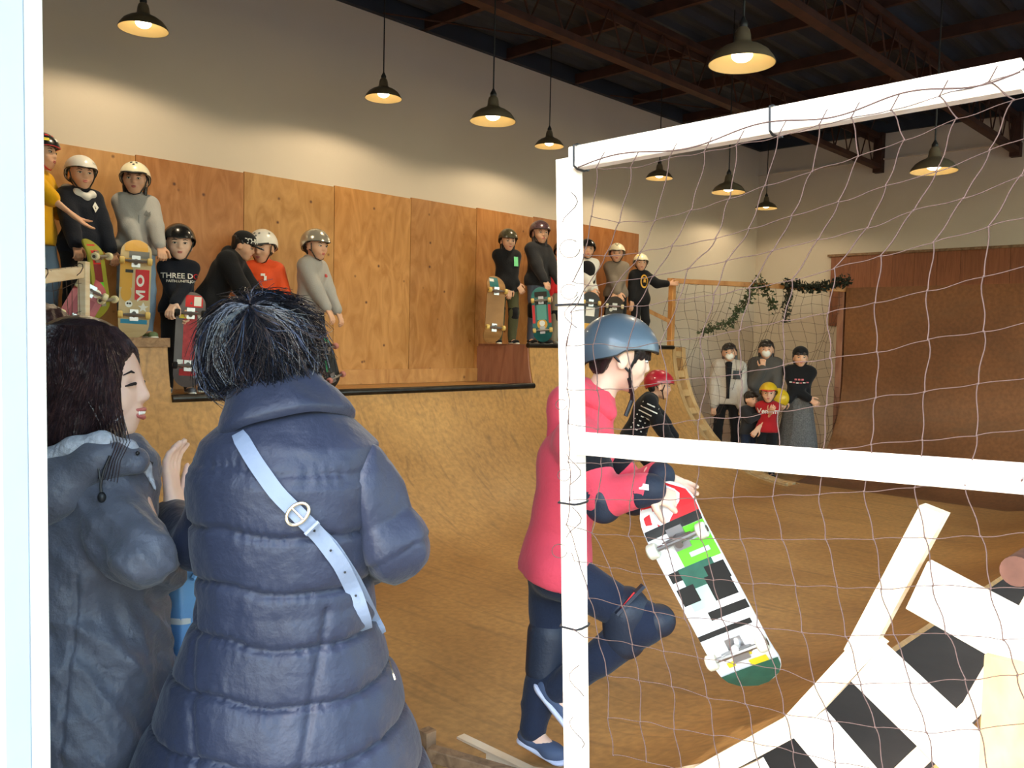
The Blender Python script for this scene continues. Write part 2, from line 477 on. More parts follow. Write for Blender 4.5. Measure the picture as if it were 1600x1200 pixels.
# floor and ground
fl = struct('floor', bbox(MB(), 0.2, 12.75, -3.1, 6.9, -0.22, -0.12), M_concrete)
ap = struct('floor_apron', bbox(MB(), -6, 0.2, -6, 8, -0.22, -0.13), M_asphalt)
gr = struct('ground', bbox(MB(), -25, 30, -25, 25, -0.32, -0.225), M_asphalt)
# walls
wl = struct('wall_left', bbox(MB(), 0.34, 12.75, 6.75, 6.9, -0.12, ZC + 0.25), M_plaster)
wf = struct('wall_back', bbox(MB(), 12.6, 12.75, -3.1, 6.75, -0.12, ZC + 0.25), M_plaster)
# right wall (outside the picture): tall windows added to bring in even daylight
mb = MB(); bbox(mb, 0.34, 12.6, -3.1, -2.95, -0.12, 1.3); bbox(mb, 0.34, 12.6, -3.1, -2.95, 4.3, ZC + 0.25)
for k in range(6): bbox(mb, 0.34 + k * 2.392, 0.34 + k * 2.392 + 0.3, -3.1, -2.95, 1.3, 4.3)
wr = struct('wall_right', mb, M_plaster)
M_glass = bpy.data.materials.new('window glass'); M_glass.use_nodes = True
_n = M_glass.node_tree.nodes; _l = M_glass.node_tree.links; _t = _n.new('ShaderNodeBsdfTransparent'); _g = _n.new('ShaderNodeBsdfGlossy'); _m = _n.new('ShaderNodeMixShader')
_g.inputs['Roughness'].default_value = 0.02; _m.inputs[0].default_value = 0.06; _t.inputs[0].default_value = (.93, .96, .95, 1)
_l.new(_t.outputs[0], _m.inputs[1]); _l.new(_g.outputs[0], _m.inputs[2]); _l.new(_m.outputs[0], _n['Material Output'].inputs[0])
for k in range(5):
    a_, b_ = 0.64 + k * 2.392, 0.34 + (k + 1) * 2.392
    wn = struct('added_window_%d' % (k + 1), bbox(bbox(bbox(bbox(MB(), a_, b_, -3.05, -3.0, 1.3, 1.35), a_, b_, -3.05, -3.0, 4.25, 4.3), a_, a_ + .05, -3.05, -3.0, 1.3, 4.3), b_ - .05, b_, -3.05, -3.0, 1.3, 4.3), M_whitepaint)
    bbox(MB(), (a_ + b_) / 2 - .02, (a_ + b_) / 2 + .02, -3.045, -3.005, 1.35, 4.25).build('mullion', M_whitepaint, wn)
    bbox(MB(), a_ + .05, b_ - .05, -3.028, -3.022, 1.35, 4.25).build('pane', M_glass, wn)
# entrance wall with the wide opening we look through
mb = MB(); bbox(mb, 0.2, 0.34, 1.185, 6.9, -0.12, ZC + 0.25); bbox(mb, 0.2, 0.34, -3.1, -2.2, -0.12, ZC + 0.25); bbox(mb, 0.2, 0.34, -2.2, 1.185, 3.12, ZC + 0.25)
we = struct('wall_front', mb, M_whitepaint)
# door jamb: outer painted strip and the pale edge of the sliding door
mb = MB(); bbox(mb, 0.16, 0.20, 1.19, 1.6, -0.12, 3.1); 
for i in range(5): bbox(mb, 0.15, 0.16, 1.22 + i * 0.08, 1.25 + i * 0.08, -0.12, 3.1)
tr = struct('trim_1', mb, M_whitepaint)
pa, pb = at(20, 0, 0.985), at(32, 1200, 0.985)
mb = MB(); ja, jb = at(29.5, 0, 1.0), at(44.5, 1200, 1.0)
ja2 = ja + (ja - jb) * 0.6; jb2 = jb + (jb - ja).normalized() * ((jb.z + 0.12) / (ja - jb).normalized().z)
mb.beam(jb2, ja2, 0.016, 0.045, UX)
jo = struct('door_1', mb, M_jamb)
mb = MB(); ka, kb = at(9.5, 0, 0.99), at(24, 1200, 0.99)
ka2 = ka + (ka - kb) * 0.6; kb2 = kb + (kb - ka).normalized() * ((kb.z + 0.12) / (ka - kb).normalized().z)
mb.beam(kb2, ka2, 0.026, 0.03, UX)
o = mb.build('door_edge', M_whitepaint, jo)

# roof: corrugated sheet running along u, purlins across, trusses along u
mb = MB(); n = 0; vs = []; fs = []
vv = np.arange(-3.1, 6.76, 0.05)
for j, v_ in enumerate(vv):
    ph = (j % 6); dz = (0.0, 0.0, 0.04, 0.06, 0.06, 0.04)[ph]
    for u_ in (0.34, 12.7): vs.append(B(u_, v_, ZC + 0.12 + dz))
for j in range(len(vv) - 1): fs.append((2 * j, 2 * j + 1, 2 * j + 3, 2 * j + 2))
mb.add(vs, fs)
ceil = mb.build('ceiling', M_roof, None, False, kind='structure')
md = ceil.modifiers.new('thick', 'SOLIDIFY'); md.thickness = 0.012; md.offset = 1
for u_ in np.arange(0.9, 12.6, 1.17):
    o = bbox(MB(), u_, u_ + 0.05, -2.95, 6.75, ZC + 0.0, ZC + 0.11).build('purlin', M_rust, ceil)
for vt, u0_ in ((4.85, 0.34), (3.1, 0.34), (1.2, 0.34), (-0.8, 0.34)):
    tr_ = MB(); bbox(tr_, u0_, 12.6, vt - 0.035, vt + 0.035, ZC - 0.08, ZC - 0.02)
    bbox(tr_, u0_, 12.6, vt + 0.045, vt + 0.06, ZC - 0.14, ZC - 0.02)
    t = tr_.build('truss_top_chord', M_rust, ceil)
    bbox(MB(), u0_, 12.55, vt - 0.05, vt + 0.05, 4.15, 4.21).build('truss_bottom_chord', M_rust, ceil)
    wb = MB(); k = 0
    for u_ in np.arange(u0_ + 0.2, 12.3, 0.42):
        wb.beam(B(u_, vt, 4.2), B(u_ + 0.21, vt, ZC - 0.05), 0.014, 0.014); wb.beam(B(u_ + 0.21, vt, ZC - 0.05), B(u_ + 0.42, vt, 4.2), 0.014, 0.014)
    wb.build('truss_lattice', M_rust, ceil)
    bbox(MB(), 12.48, 12.6, vt - 0.06, vt + 0.06, 4.1, ZC).build('truss_bracket', M_rust, ceil)
bbox(MB(), 0.34, 12.6, 6.69, 6.75, ZC, ZC + 0.2).build('wall_plate', M_roof, ceil)
bbox(MB(), 12.54, 12.6, -2.95, 6.69, ZC, ZC + 0.2).build('wall_plate', M_roof, ceil)
for (u0_, v0_, u1_, v1_) in ((5.0, 6.6, 8.5, 4.9), (8.5, 6.6, 12.0, 4.9), (8.6, 3.1, 12.2, 4.85)):
    MB().tube([B(u0_, v0_, ZC - 0.03), B(u1_, v1_, ZC - 0.03)], 0.008, 5).build('brace_rod', M_rust, ceil)

# plywood sheets screwed to the long wall (0.91 m x 1.82 m)
seams = [0.93, 1.84, 2.75, 3.66, 4.57, 5.48, 6.39, 7.30, 8.21, 9.37]
tones = [(180, 128, 70), (200, 154, 92), (188, 136, 78), (172, 112, 56), (190, 138, 74), (184, 128, 64), (180, 122, 60), (180, 118, 56), (168, 106, 50), (168, 104, 50)]
for i in range(len(seams) - 1):
    t = tones[i + 1] if i + 1 < len(tones) else tones[-1]
    mm = wood('plywood %d' % i, srgb(*[max(0, c_ - 14) for c_ in t]), srgb(*[c_ + 14 for c_ in t]), (1.3, 1.3, 0.45), 0.5, knots=0.75, grain=4.5, knot_scale=5.5, dist=2.4, kcol=srgb(84, 42, 20), bumpst=0.06)
    bbox(MB(), seams[i] + 0.003, seams[i + 1] - 0.003, 6.732, 6.75, 1.10 if i > 1 else 1.5, 2.93 + 0.012 * i).build('plywood_sheet', mm, wl)
bbox(MB(), 2.70, 6.42, 6.705, 6.731, 1.13, 1.27).build('skirting_board', M_ply, wl)
# cladding on the far wall: vertical boards under a capping strip
vb = 5.5
while vb > -2.9:
    w_ = 0.30
    bbox(MB(), 12.565, 12.6, vb - w_ + 0.004, vb, 1.9, 2.93).build('cladding_board', M_red, wf); vb -= w_
bbox(MB(), 12.54, 12.6, -2.95, 5.55, 2.93, 2.965).build('capping_strip', M_oldwood, wf)
# low ledge line high on the far wall
bbox(MB(), 12.55, 12.6, -2.95, 6.75, 4.28, 4.30).build('ledge', M_plaster, wf)

# ================================================================== RAMP
RAD = 1.6
VL, VR = 4.37, 2.27             # where the left and right curves leave the flat
def arcL(th, r=RAD): return VL + r * math.sin(th), RAD - r * math.cos(th)
def arcR(th, r=RAD): return VR - r * math.sin(th), RAD - r * math.cos(th)
def strip(mb, prof, u0, u1, th=0.018, nu=1):
    """curved sheet: prof=[(v,z)], extruded along u, with thickness downwards"""
    n = len(prof); vs = []
    for u_ in (u0, u1):
        for v_, z_ in prof: vs.append(B(u_, v_, z_))
        for i, (v_, z_) in enumerate(prof):
            a = prof[max(i - 1, 0)]; b = prof[min(i + 1, n - 1)]; t = V((b[0] - a[0], b[1] - a[1], 0)).normalized()
            nx, nz = (t.y, -t.x)
            if nz > 0 or (abs(nz) < 1e-6 and th < 0): nx, nz = -nx, -nz
            vs.append(B(u_, v_ + nx * abs(th), z_ + nz * abs(th)))
    fs = []
    o = 2 * n
    for i in range(n - 1):
        fs += [(i, i + 1, o + i + 1, o + i), (n + i, o + n + i, o + n + i + 1, n + i + 1), (i, n + i, n + i + 1, i + 1), (o + i, o + i + 1, o + n + i + 1, o + n + i)]
    fs += [(0, o, o + n, n), (n - 1, 2 * n - 1, o + 2 * n - 1, o + n - 1)]
    return mb.add(vs, fs)
def angs(a0, a1, n): return [a0 + (a1 - a0) * i / n for i in range(n + 1)]
TL = math.acos(1 - 1.13 / RAD); TH = math.acos(1 - 1.54 / RAD)

U0 = 2.3
ramp = thing('quarter_pipe', 'long brown scuffed quarter pipe with raised decks along the plywood wall', 'ramp', B(4, 5.9, -0.12))
strip(MB(), [(VL + RAD * math.sin(a), RAD - RAD * math.cos(a)) for a in angs(0, TL, 26)], 2.66, 6.45).build('ramp_surface', M_ramp, ramp, True)
strip(MB(), [arcL(a) for a in angs(0, TH, 34)], 1.2, 2.66).build('ramp_surface', M_ramp, ramp, True)
strip(MB(), [arcL(a) for a in angs(0, TH, 34)], 6.45, 9.08).build('ramp_surface', M_ramp, ramp, True)
# decks
mb = MB(); bbox(mb, 2.66, 6.45, 5.91, 6.73, 1.10, 1.128); mb.build('deck', M_ramp, ramp)
bbox(MB(), 1.2, 2.66, 5.98, 6.73, 1.51, 1.538).build('deck', M_plylight, ramp)
bbox(MB(), 6.45, 9.08, 5.98, 6.73, 1.51, 1.538).build('deck', M_plypurple, ramp)
# step faces between low and high deck
def stepface(u_, du):
    pts = [arcL(a, RAD + 0.012) for a in angs(TL - 0.02, TH, 12)]
    poly_ = pts + [(6.728, 1.51), (6.728, pts[0][1])]
    vs = [B(u_, a, b) for a, b in poly_] + [B(u_ + du, a, b) for a, b in poly_]; n = len(poly_)
    return MB().add(vs, [tuple(range(n)), tuple(range(2 * n - 1, n - 1, -1))] + [(i, (i + 1) % n, n + (i + 1) % n, n + i) for i in range(n)])
stepface(6.43, 0.02).build('step_panel', M_plypurple, ramp)
stepface(2.66, -0.02).build('step_panel', M_plypurple, ramp)
# coping pipes and the dark edge strips
MB().tube([B(2.66, 5.9, 1.122), B(6.45, 5.9, 1.122)], 0.030, 14).build('coping', M_steel, ramp, True)
MB().tube([B(6.42, 5.965, 1.535), B(9.10, 5.965, 1.535)], 0.026, 12).build('coping', M_steel, ramp, True)
bbox(MB(), 1.2, 2.67, 5.945, 5.985, 1.485, 1.55).build('coping', M_oldwood, ramp)
# far end left open: curved ladder of two templates and joists
def template(mb, u0_, u1_, arc, a0, a1, r0, r1, n=16):
    vs = []; N = n + 1
    for u_ in (u0_, u1_):
        for r_ in (r0, r1):
            for a in angs(a0, a1, n): v_, z_ = arc(a, r_); vs.append(B(u_, v_, z_))
    f = []
    for i in range(n):
        f += [(i, i + 1, N + i + 1, N + i), (2 * N + i, 3 * N + i, 3 * N + i + 1, 2 * N + i + 1), (i, 2 * N + i, 2 * N + i + 1, i + 1), (N + i, N + i + 1, 3 * N + i + 1, 3 * N + i)]
    f += [(0, N, 3 * N, 2 * N), (n, 2 * N + n, 3 * N + n, N + n)]
    return mb.add(vs, f)
template(MB(), 9.085, 9.16, arcL, 0.03, TH, RAD - 0.005, RAD + 0.10).build('template', M_plylight, ramp)
template(MB(), 9.30, 9.38, arcL, 0.03, TH, RAD - 0.005, RAD + 0.10).build('template', M_plylight, ramp)
for a in angs(0.09, TH - 0.06, 9):
    v_, z_ = arcL(a, RAD + 0.05); v2, z2 = arcL(a, RAD - 0.004); v3, z3 = arcL(a, RAD + 0.09)
    MB().beam(B(9.16, (v2 + v3) / 2, (z2 + z3) / 2), B(9.30, (v2 + v3) / 2, (z2 + z3) / 2), 0.09, 0.09, B(0, v3 - v2, z3 - z2)).build('joist', M_plylight, ramp)
# structure under decks: closed side panel at the far end and studs
bbox(MB(), 9.06, 9.08, 6.0, 6.73, -0.02, 1.51).build('side_panel', M_plylight, ramp)

# flat of the ramp
fm = MB(); bbox(fm, 2.16, 12.6, VR, VL, -0.02, 0.0); bbox(fm, 9.4, 12.6, VL, 6.75, -0.02, 0.0)
flat = struct('floor_ramp', fm, M_ramp)
flat['kind'] = 'structure'
bm_ = MB(); bbox(bm_, 2.17, 2.215, VR, VL, -0.12, -0.022); bm_.build('edge_joist', M_plylight, flat)
for u_ in (3.5, 5, 7, 9, 11, 12.4): bbox(MB(), u_, u_ + 0.045, VR, VL, -0.12, -0.022).build('edge_joist', M_plylight, flat)
bbox(MB(), 9.5, 12.5, 5.5, 5.545, -0.12, -0.022).build('edge_joist', M_plylight, flat)

# right hand quarter pipe, its open near end full of pale boards
rq = thing('quarter_pipe', 'low quarter pipe with pale gusset boards on its open end behind the net', 'ramp', B(4, 1.5, -0.12))
TR = math.radians(73)
strip(MB(), [arcR(a) for a in angs(0, math.radians(45), 20)], U0, 9.6).build('ramp_surface', M_ramp, rq, True)
tm = MB()
template(tm, U0 - 0.04, U0, arcR, math.radians(-6), math.radians(62), RAD + 0.0, RAD + 0.058, 5)
tm.build('template', M_pine, rq)
template(MB(), U0 - 0.042, U0 + 0.002, arcR, math.radians(59), math.radians(75.5), RAD - 0.012, RAD + 0.05, 1).build('template', M_pine, rq)
template(MB(), U0 + 0.01, U0 + 0.05, arcR, math.radians(0), math.radians(74), RAD + 0.27, RAD + 0.315, 6).build('template', M_pine, rq)
for i, th in enumerate((68.5, 59.3, 50.0, 40.6, 31.0, 21.5)):
    a = math.radians(th); rot = math.radians((2, -3, 2, -1.5, 1, 0)[i])
    v0_, z0_ = arcR(a, RAD + 0.052)
    dv, dz = -math.sin(a + rot), -math.cos(a + rot)
    L_ = (0.36, 0.34, 0.34, 0.33, 0.3, 0.2)[i]
    MB().beam(B(U0 - 0.02, v0_, z0_), B(U0 - 0.02, v0_ + dv * L_, z0_ + dz * L_), 0.14 if i < 2 else 0.125, 0.035, UX).build('gusset_board', M_white_timber, rq)
sp = MB(); pl = [arcR(math.radians(a), RAD + 0.32) for a in (14, 28, 40, 50, 58, 66)]
pl2 = [(v_, z_) for v_, z_ in pl if z_ > -0.1] + [(0.35, 0.75), (0.35, -0.12), (1.45, -0.12)]
vs = [B(U0 + 0.055, a, b) for a, b in pl2] + [B(U0 + 0.067, a, b) for a, b in pl2]; n = len(pl2)
sp.add(vs, [tuple(range(n)), tuple(range(2 * n - 1, n - 1, -1))] + [(i, (i + 1) % n, n + (i + 1) % n, n + i) for i in range(n)])
sp.build('side_panel', M_plylight, rq)
pA = on_u(1540, 1022, U0 - 0.06); 
bbox(MB(), U0 - 0.07, U0 - 0.045, pA.dot(VX) - 0.3, pA.dot(VX), -0.12, pA.z).build('side_panel', M_plylight, rq)
c0 = on_u(1588, 893, U0 - 0.05)
MB().tube([c0, c0 + UX * 0.9], 0.036, 18).build('coping', mat('rusty pipe', srgb(110, 74, 62), 0.6, 0.4, var=(20, 0.25)), rq, True)
MB().beam(B(U0 + 0.35, c0.y, -0.12), B(U0 + 0.35, c0.y, c0.z - 0.03), 0.05, 0.05, UX).build('stud', M_pine, rq)

# far quarter pipe: tall, turning vertical, closing the room's far end
fq = thing('quarter_pipe', 'tall dark brown quarter pipe turning vertical at the far end', 'ramp', B(10.5, 1.5, -0.12))
RF = 1.22; UF = 9.43
def arcF(a): return UF + RF * math.sin(a), RF - RF * math.cos(a)
def fstrip(mb, prof, v0_, v1_, th):
    n = len(prof); vs = []
    for v_ in (v0_, v1_):
        for u_, z_ in prof: vs.append(B(u_, v_, z_))
        for i, (u_, z_) in enumerate(prof):
            a = prof[max(i - 1, 0)]; b = prof[min(i + 1, n - 1)]; t = V((b[0] - a[0], b[1] - a[1], 0)).normalized()
            vs.append(B(u_ + t.y * th, v_, z_ - t.x * th))
    o = 2 * n; fs = []
    for i in range(n - 1):
        fs += [(i, i + 1, o + i + 1, o + i), (n + i, o + n + i, o + n + i + 1, n + i + 1), (i, n + i, n + i + 1, i + 1), (o + i, o + i + 1, o + n + i + 1, o + n + i)]
    fs += [(0, o, o + n, n), (n - 1, 2 * n - 1, o + 2 * n - 1, o + n - 1)]
    return mb.add(vs, fs)
prof = [arcF(a) for a in angs(0, math.pi / 2, 22)] + [(UF + RF, 1.7), (UF + RF, 2.33)]
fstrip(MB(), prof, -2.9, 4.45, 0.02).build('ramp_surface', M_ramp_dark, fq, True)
for v0_ in (4.45,):
    pr2 = [(u_ + 0.04, z_ - 0.0) for u_, z_ in prof]
    fstrip(MB(), pr2, v0_ - 0.05, v0_ + 0.012, 0.10).build('template', M_oldwood, fq)
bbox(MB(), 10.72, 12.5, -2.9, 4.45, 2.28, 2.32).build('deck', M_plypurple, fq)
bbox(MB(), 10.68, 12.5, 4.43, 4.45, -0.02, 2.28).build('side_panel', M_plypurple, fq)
# ================================================================== LAMPS
M_shade = mat('aged enamel', srgb(120, 108, 88), 0.35, 0.4, var=(8, 0.15))
M_shade_in = mat('cream enamel', srgb(228, 205, 150), 0.35)
M_black = mat('black plastic', srgb(22, 22, 24), 0.5)
M_bulb = mat('glowing bulb', (1, 1, 1, 1), 0.3, emit=((1.0, 0.84, 0.56, 1), 9.0))
def lamp(px, py, v_, dia, label, group):
    p = on_v(px, py, v_)            # centre of the rim
    s = dia / 0.34
    t = thing('pendant_lamp', label, 'lamp', p, 0, None)
    MB().tube([p + V((0, 0, 0.235 * s)), V((p.x, p.y, ZC + 0.13))], 0.006, 6).build('cord', M_black, t)
    out = [(0.172, 0.0), (0.170, 0.006), (0.158, 0.028), (0.135, 0.058), (0.100, 0.082), (0.062, 0.098), (0.045, 0.112), (0.040, 0.150), (0.034, 0.172), (0.022, 0.186)]
    inn = [(r_ - 0.004, z_ - 0.003) for r_, z_ in out[:7]]; inn[0] = (0.168, 0.0)
    MB().lathe([(r_ * s, z_ * s) for r_, z_ in out], p, 36).build('lamp_shade', M_shade, t, 60)
    MB().lathe([(r_ * s, z_ * s) for r_, z_ in inn] + [(0.002, 0.105 * s)], p, 36).build('shade_lining', M_shade_in, t, 60)
    MB().lathe([(0.020 * s, 0.18 * s), (0.024 * s, 0.185 * s), (0.024 * s, 0.205 * s), (0.013 * s, 0.225 * s), (0.006, 0.24 * s), (0.001, 0.242 * s)], p, 14).build('cord_grip', M_black, t, True)
    MB().ell(p + V((0, 0, 0.045 * s)), (0.055 * s, 0.055 * s, 0.036 * s), n=20, m=10).build('bulb', M_bulb, t, 80)
    ld = bpy.data.lights.new('bulb_light', 'SPOT'); ld.energy = LAMP_W; ld.color = (1.0, 0.80, 0.52); ld.shadow_soft_size = 0.035
    lo = bpy.data.objects.new('bulb_light', ld); COL.objects.link(lo); lo.parent = t; lo.location = (0, 0, 0.004); ld.spot_size = R(166); ld.spot_blend = 0.25
    return t
GA = 'pendant lamps hung from the roof'
lamp(224, 46, 5.9, 0.32, 'brown enamel pendant lamp at the far left above the helmeted children', GA)
lamp(599, 154, 5.9, 0.31, 'pendant lamp between the leftmost lamp and the large middle one, near the cream wall', GA)
lamp(770, 190, 4.3, 0.32, 'largest of the pendant lamps in the middle of the cream wall', GA)
lamp(858, 229, 5.9, 0.30, 'small pendant lamp just left of the white net post', GA)
lamp(1159, 100, 2.15, 0.32, 'nearest pendant lamp against the dark roof above the net rail', GA)
lamp(1030, 279, 5.9, 0.32, 'pendant lamp first to the right of the net post, seen through the net', GA)
lamp(1138, 301, 4.3, 0.32, 'pendant lamp second to the right of the net post, seen through the net', GA)
lamp(1197, 326, 5.9, 0.31, 'smallest and farthest pendant lamp, near the corner of the room', GA)
lamp(1459, 268, 2.15, 0.32, 'pendant lamp alone at the right against the far wall', GA)

# ================================================================== NET FRAME (near)
M_tie = mat('black cable tie', srgb(25, 26, 30), 0.5)
M_twine = mat('brown twine', srgb(84, 68, 64), 0.95, spec=0.1)
M_twine_dark = mat('dark twine', srgb(70, 52, 44), 0.9)
nf = thing('net_frame', 'bright white timber frame of post and rails carrying the net', 'frame', at(905, 1190, 1.7) * 1.0)
pt, pb_ = at(889, 250, 1.70), at(901, 1196, 1.70)
d_ = (pb_ - pt).normalized(); pbot = pt + d_ * ((pt.z + 0.12) / -d_.z)
fdir = (at(1598, 118, 1.22) - at(889, 250, 1.70)); fdir.z = 0; fdir.normalize()
fn_ = V((fdir.y, -fdir.x, 0)); fn_ = -fn_ if fn_.dot(FX) > 0 else fn_
MB().beam(pbot, pt, 0.040, 0.040, fn_).build('post', M_white_timber, nf)
ra, rb_ = at(905, 247, 1.685), at(1598, 118, 1.215)
MB().beam(at(877, 249, 1.70) if False else ra - (rb_ - ra).normalized() * 0.015, rb_, 0.030, 0.043).build('rail', M_white_timber, nf)
rc, rd = at(898, 692, 1.655), at(1640, 751, 1.17)
MB().beam(rc, rd, 0.020, 0.043).build('rail', M_white_timber, nf)
# second post just right of the picture carries the rails' other end
pr = rb_ + (rb_ - ra).normalized() * 0.085
MB().beam(V((pr.x, pr.y, -0.12)), V((pr.x, pr.y, pr.z + 0.03)), 0.04, 0.04, fn_).build('post', M_white_timber, nf)
def tie(c, ax, r1, r2, n=14):
    """cable tie loop around a bar: ax = bar direction"""
    ax = V(ax).normalized(); a = ax.cross(fn_).normalized(); b = ax.cross(a).normalized()
    pts = []
    for i in range(n + 1):
        t = 2 * math.pi * i / n; ca, sb = math.cos(t), math.sin(t)
        q = 1 / max(abs(ca) / r1, abs(sb) / r2, 1e-6); q = q * 0.93
        pts.append(c + a * ca * q + b * sb * q)
    m_ = MB().tube(pts, 0.0022, 6)
    m_.box(pts[2] + fn_ * 0.003, (0.007, 0.007, 0.006)); m_.tube([pts[2], pts[2] + V((0.004, -0.006, 0.018))], 0.0015, 5)
    return m_.build('cable_tie', M_tie, nf)
for y_ in (470, 775, 970): 
    c = pt.lerp(pb_, (y_ - 250) / 946); tie(c, d_, 0.026, 0.026)
for x_ in (893 + 14, 1211):
    t_ = (x_ - 905) / 693; P = at(x_, 247 - 129 * t_, 1.0); c = ra + (rb_ - ra) * ((lambda q: q)(0)); 
    # point of the rail seen at column x_
    best = min((abs((lambda w_: 800 + FOC * w_.dot(CR) / w_.dot(_F))(ra.lerp(rb_, s_ / 200) - V((0, 0, EYE))) - x_), s_) for s_ in range(201))[1]
    tie(ra.lerp(rb_, best / 200), rb_ - ra, 0.026, 0.026)

# net: knots read in the frame's plane
q0, q1 = at(889, 600, 1.665), at(1598, 600, 1.185)
pn = (q1 - q0).cross(V((0, 0, 1))).normalized()
def netp(px, py, off=0.0):
    d = ray(px, py); t = (q0 - V((0, 0, EYE))).dot(pn) / d.dot(pn); return V((0, 0, EYE)) + d * t - pn * off * (1 if pn.dot(FX) > 0 else -1)
rows = [
 {'u': (932, 262), 'v': (985, 262), 'w': (1045, 248), 'x': (1100, 238), 'y': (1150, 228), 'z': (1215, 214), 'a': (1280, 195), 'b': (1330, 184), 'c': (1392, 172), 'd': (1468, 150), 'e': (1545, 128), 'f': (1600, 108)},
 {'u': (924, 338), 'v': (967, 348), 'w': (1023, 345), 'x': (1080, 328), 'y': (1140, 310), 'z': (1195, 290), 'a': (1269, 268), 'b': (1341, 244), 'c': (1413, 219), 'd': (1495, 185), 'e': (1584, 156), 'f': (1660, 128)},
 {'u': (912, 398), 'v': (945, 400), 'w': (1000, 395), 'x': (1050, 384), 'y': (1118, 373), 'z': (1170, 357), 'a': (1237, 337), 'b': (1310, 315), 'c': (1384, 290), 'd': (1463, 268), 'e': (1546, 235), 'f': (1630, 205)},
 {'u': (895, 440), 'v': (918, 446), 'w': (965, 440), 'x': (1020, 432), 'y': (1075, 420), 'z': (1135, 408), 'a': (1207, 392), 'b': (1278, 374), 'c': (1355, 356), 'd': (1427, 329), 'e': (1505, 310), 'f': (1595, 275), 'g': (1680, 250)},
 {'v': (892, 488), 'w': (940, 480), 'x': (995, 478), 'y': (1060, 468), 'z': (1115, 460), 'a': (1170, 450), 'b': (1237, 438), 'c': (1303, 420), 'd': (1376, 400), 'e': (1458, 379), 'f': (1544, 355), 'g': (1635, 330)},
 {'v': (885, 540), 'w': (927, 538), 'x': (980, 543), 'y': (1032, 535), 'z': (1095, 527), 'a': (1156, 516), 'b': (1224, 501), 'c': (1294, 489), 'd': (1367, 473), 'e': (1449, 454), 'f': (1537, 432), 'g': (1625, 410)},
 {'v': (886, 608), 'w': (933, 610), 'x': (988, 607), 'y': (1042, 595), 'z': (1101, 590), 'a': (1156, 585), 'b': (1224, 571), 'c': (1297, 560), 'd': (1370, 550), 'e': (1450, 531), 'f': (1537, 518), 'g': (1625, 500)},
 {'v': (888, 662), 'w': (934, 671), 'x': (990, 671), 'y': (1037, 662), 'z': (1092, 656), 'a': (1156, 652), 'b': (1217, 642), 'c': (1291, 634), 'd': (1368, 622), 'e': (1444, 613), 'f': (1528, 600), 'g': (1615, 590)},
 {'v': (888, 722), 'w': (939, 725), 'x': (990, 722), 'y': (1038, 722), 'z': (1090, 722), 'a': (1150, 718), 'b': (1216, 714), 'c': (1286, 707), 'd': (1361, 695), 'e': (1441, 688), 'f': (1526, 681), 'g': (1612, 670)},
 {'v': (890, 782), 'w': (933, 780), 'x': (985, 782), 'y': (1036, 780), 'z': (1085, 779), 'a': (1145, 778), 'b': (1207, 776), 'c': (1280, 773), 'd': (1350, 768), 'e': (1429, 762), 'f': (1508, 758), 'g': (1597, 750)},
 {'v': (885, 820), 'w': (925, 833), 'x': (982, 838), 'y': (1035, 843), 'z': (1095, 843), 'a': (1157, 843), 'b': (1222, 843), 'c': (1290, 843), 'd': (1365, 843), 'e': (1445, 840), 'f': (1532, 838), 'g': (1620, 832)},
 {'v': (905, 878), 'w': (953, 888), 'x': (1002, 897), 'y': (1055, 900), 'z': (1115, 907), 'a': (1177, 913), 'b': (1243, 915), 'c': (1308, 917), 'd': (1377, 920), 'e': (1458, 915), 'f': (1548, 920), 'g': (1635, 920)},
 {'v': (920, 935), 'w': (972, 947), 'x': (1022, 957), 'y': (1070, 967), 'z': (1128, 968), 'a': (1183, 980), 'b': (1253, 988), 'c': (1321, 995), 'd': (1397, 992), 'e': (1478, 990), 'f': (1568, 1000), 'g': (1655, 1000)},
 {'v': (935, 997), 'w': (988, 1007), 'x': (1037, 1018), 'y': (1090, 1027), 'z': (1147, 1037), 'a': (1212, 1045), 'b': (1272, 1067), 'c': (1345, 1070), 'd': (1422, 1067), 'e': (1508, 1062), 'f': (1590, 1055), 'g': (1670, 1050)},
 {'v': (948, 1055), 'w': (998, 1063), 'x': (1050, 1073), 'y': (1105, 1090), 'z': (1165, 1100), 'a': (1225, 1115), 'b': (1296, 1127), 'c': (1368, 1137), 'd': (1448, 1145), 'e': (1530, 1140), 'f': (1610, 1130)},
 {'v': (950, 1122), 'w': (1000, 1128), 'x': (1053, 1140), 'y': (1115, 1150), 'z': (1178, 1160), 'a': (1240, 1175), 'b': (1305, 1192), 'c': (1380, 1205), 'd': (1460, 1215), 'e': (1545, 1218), 'f': (1625, 1210)},
 {'v': (958, 1180), 'w': (1010, 1190), 'x': (1065, 1205), 'y': (1125, 1215), 'z': (1190, 1228), 'a': (1250, 1245), 'b': (1318, 1262), 'c': (1395, 1275), 'd': (1478, 1285), 'e': (1562, 1288), 'f': (1640, 1280)}]
order = 'uvwxyzabcdefg'
net = MB()
def strand(a, b, sg, r_=0.0012):
    L_ = (b - a).length; nrm = pn; side = (b - a).cross(pn).normalized()
    pts = [a.lerp(b, t) + side * (math.sin(math.pi * 2 * t + 0.4) * 0.028 * L_ * sg + math.sin(math.pi * t) * 0.02 * L_ * sg) - pn * math.sin(math.pi * t) * 0.004 for t in (0, .17, .33, .5, .67, .83, 1)]
    net.tube(pts, r_, 5, False)
K = [{k: netp(*p) for k, p in r_.items()} for r_ in rows]
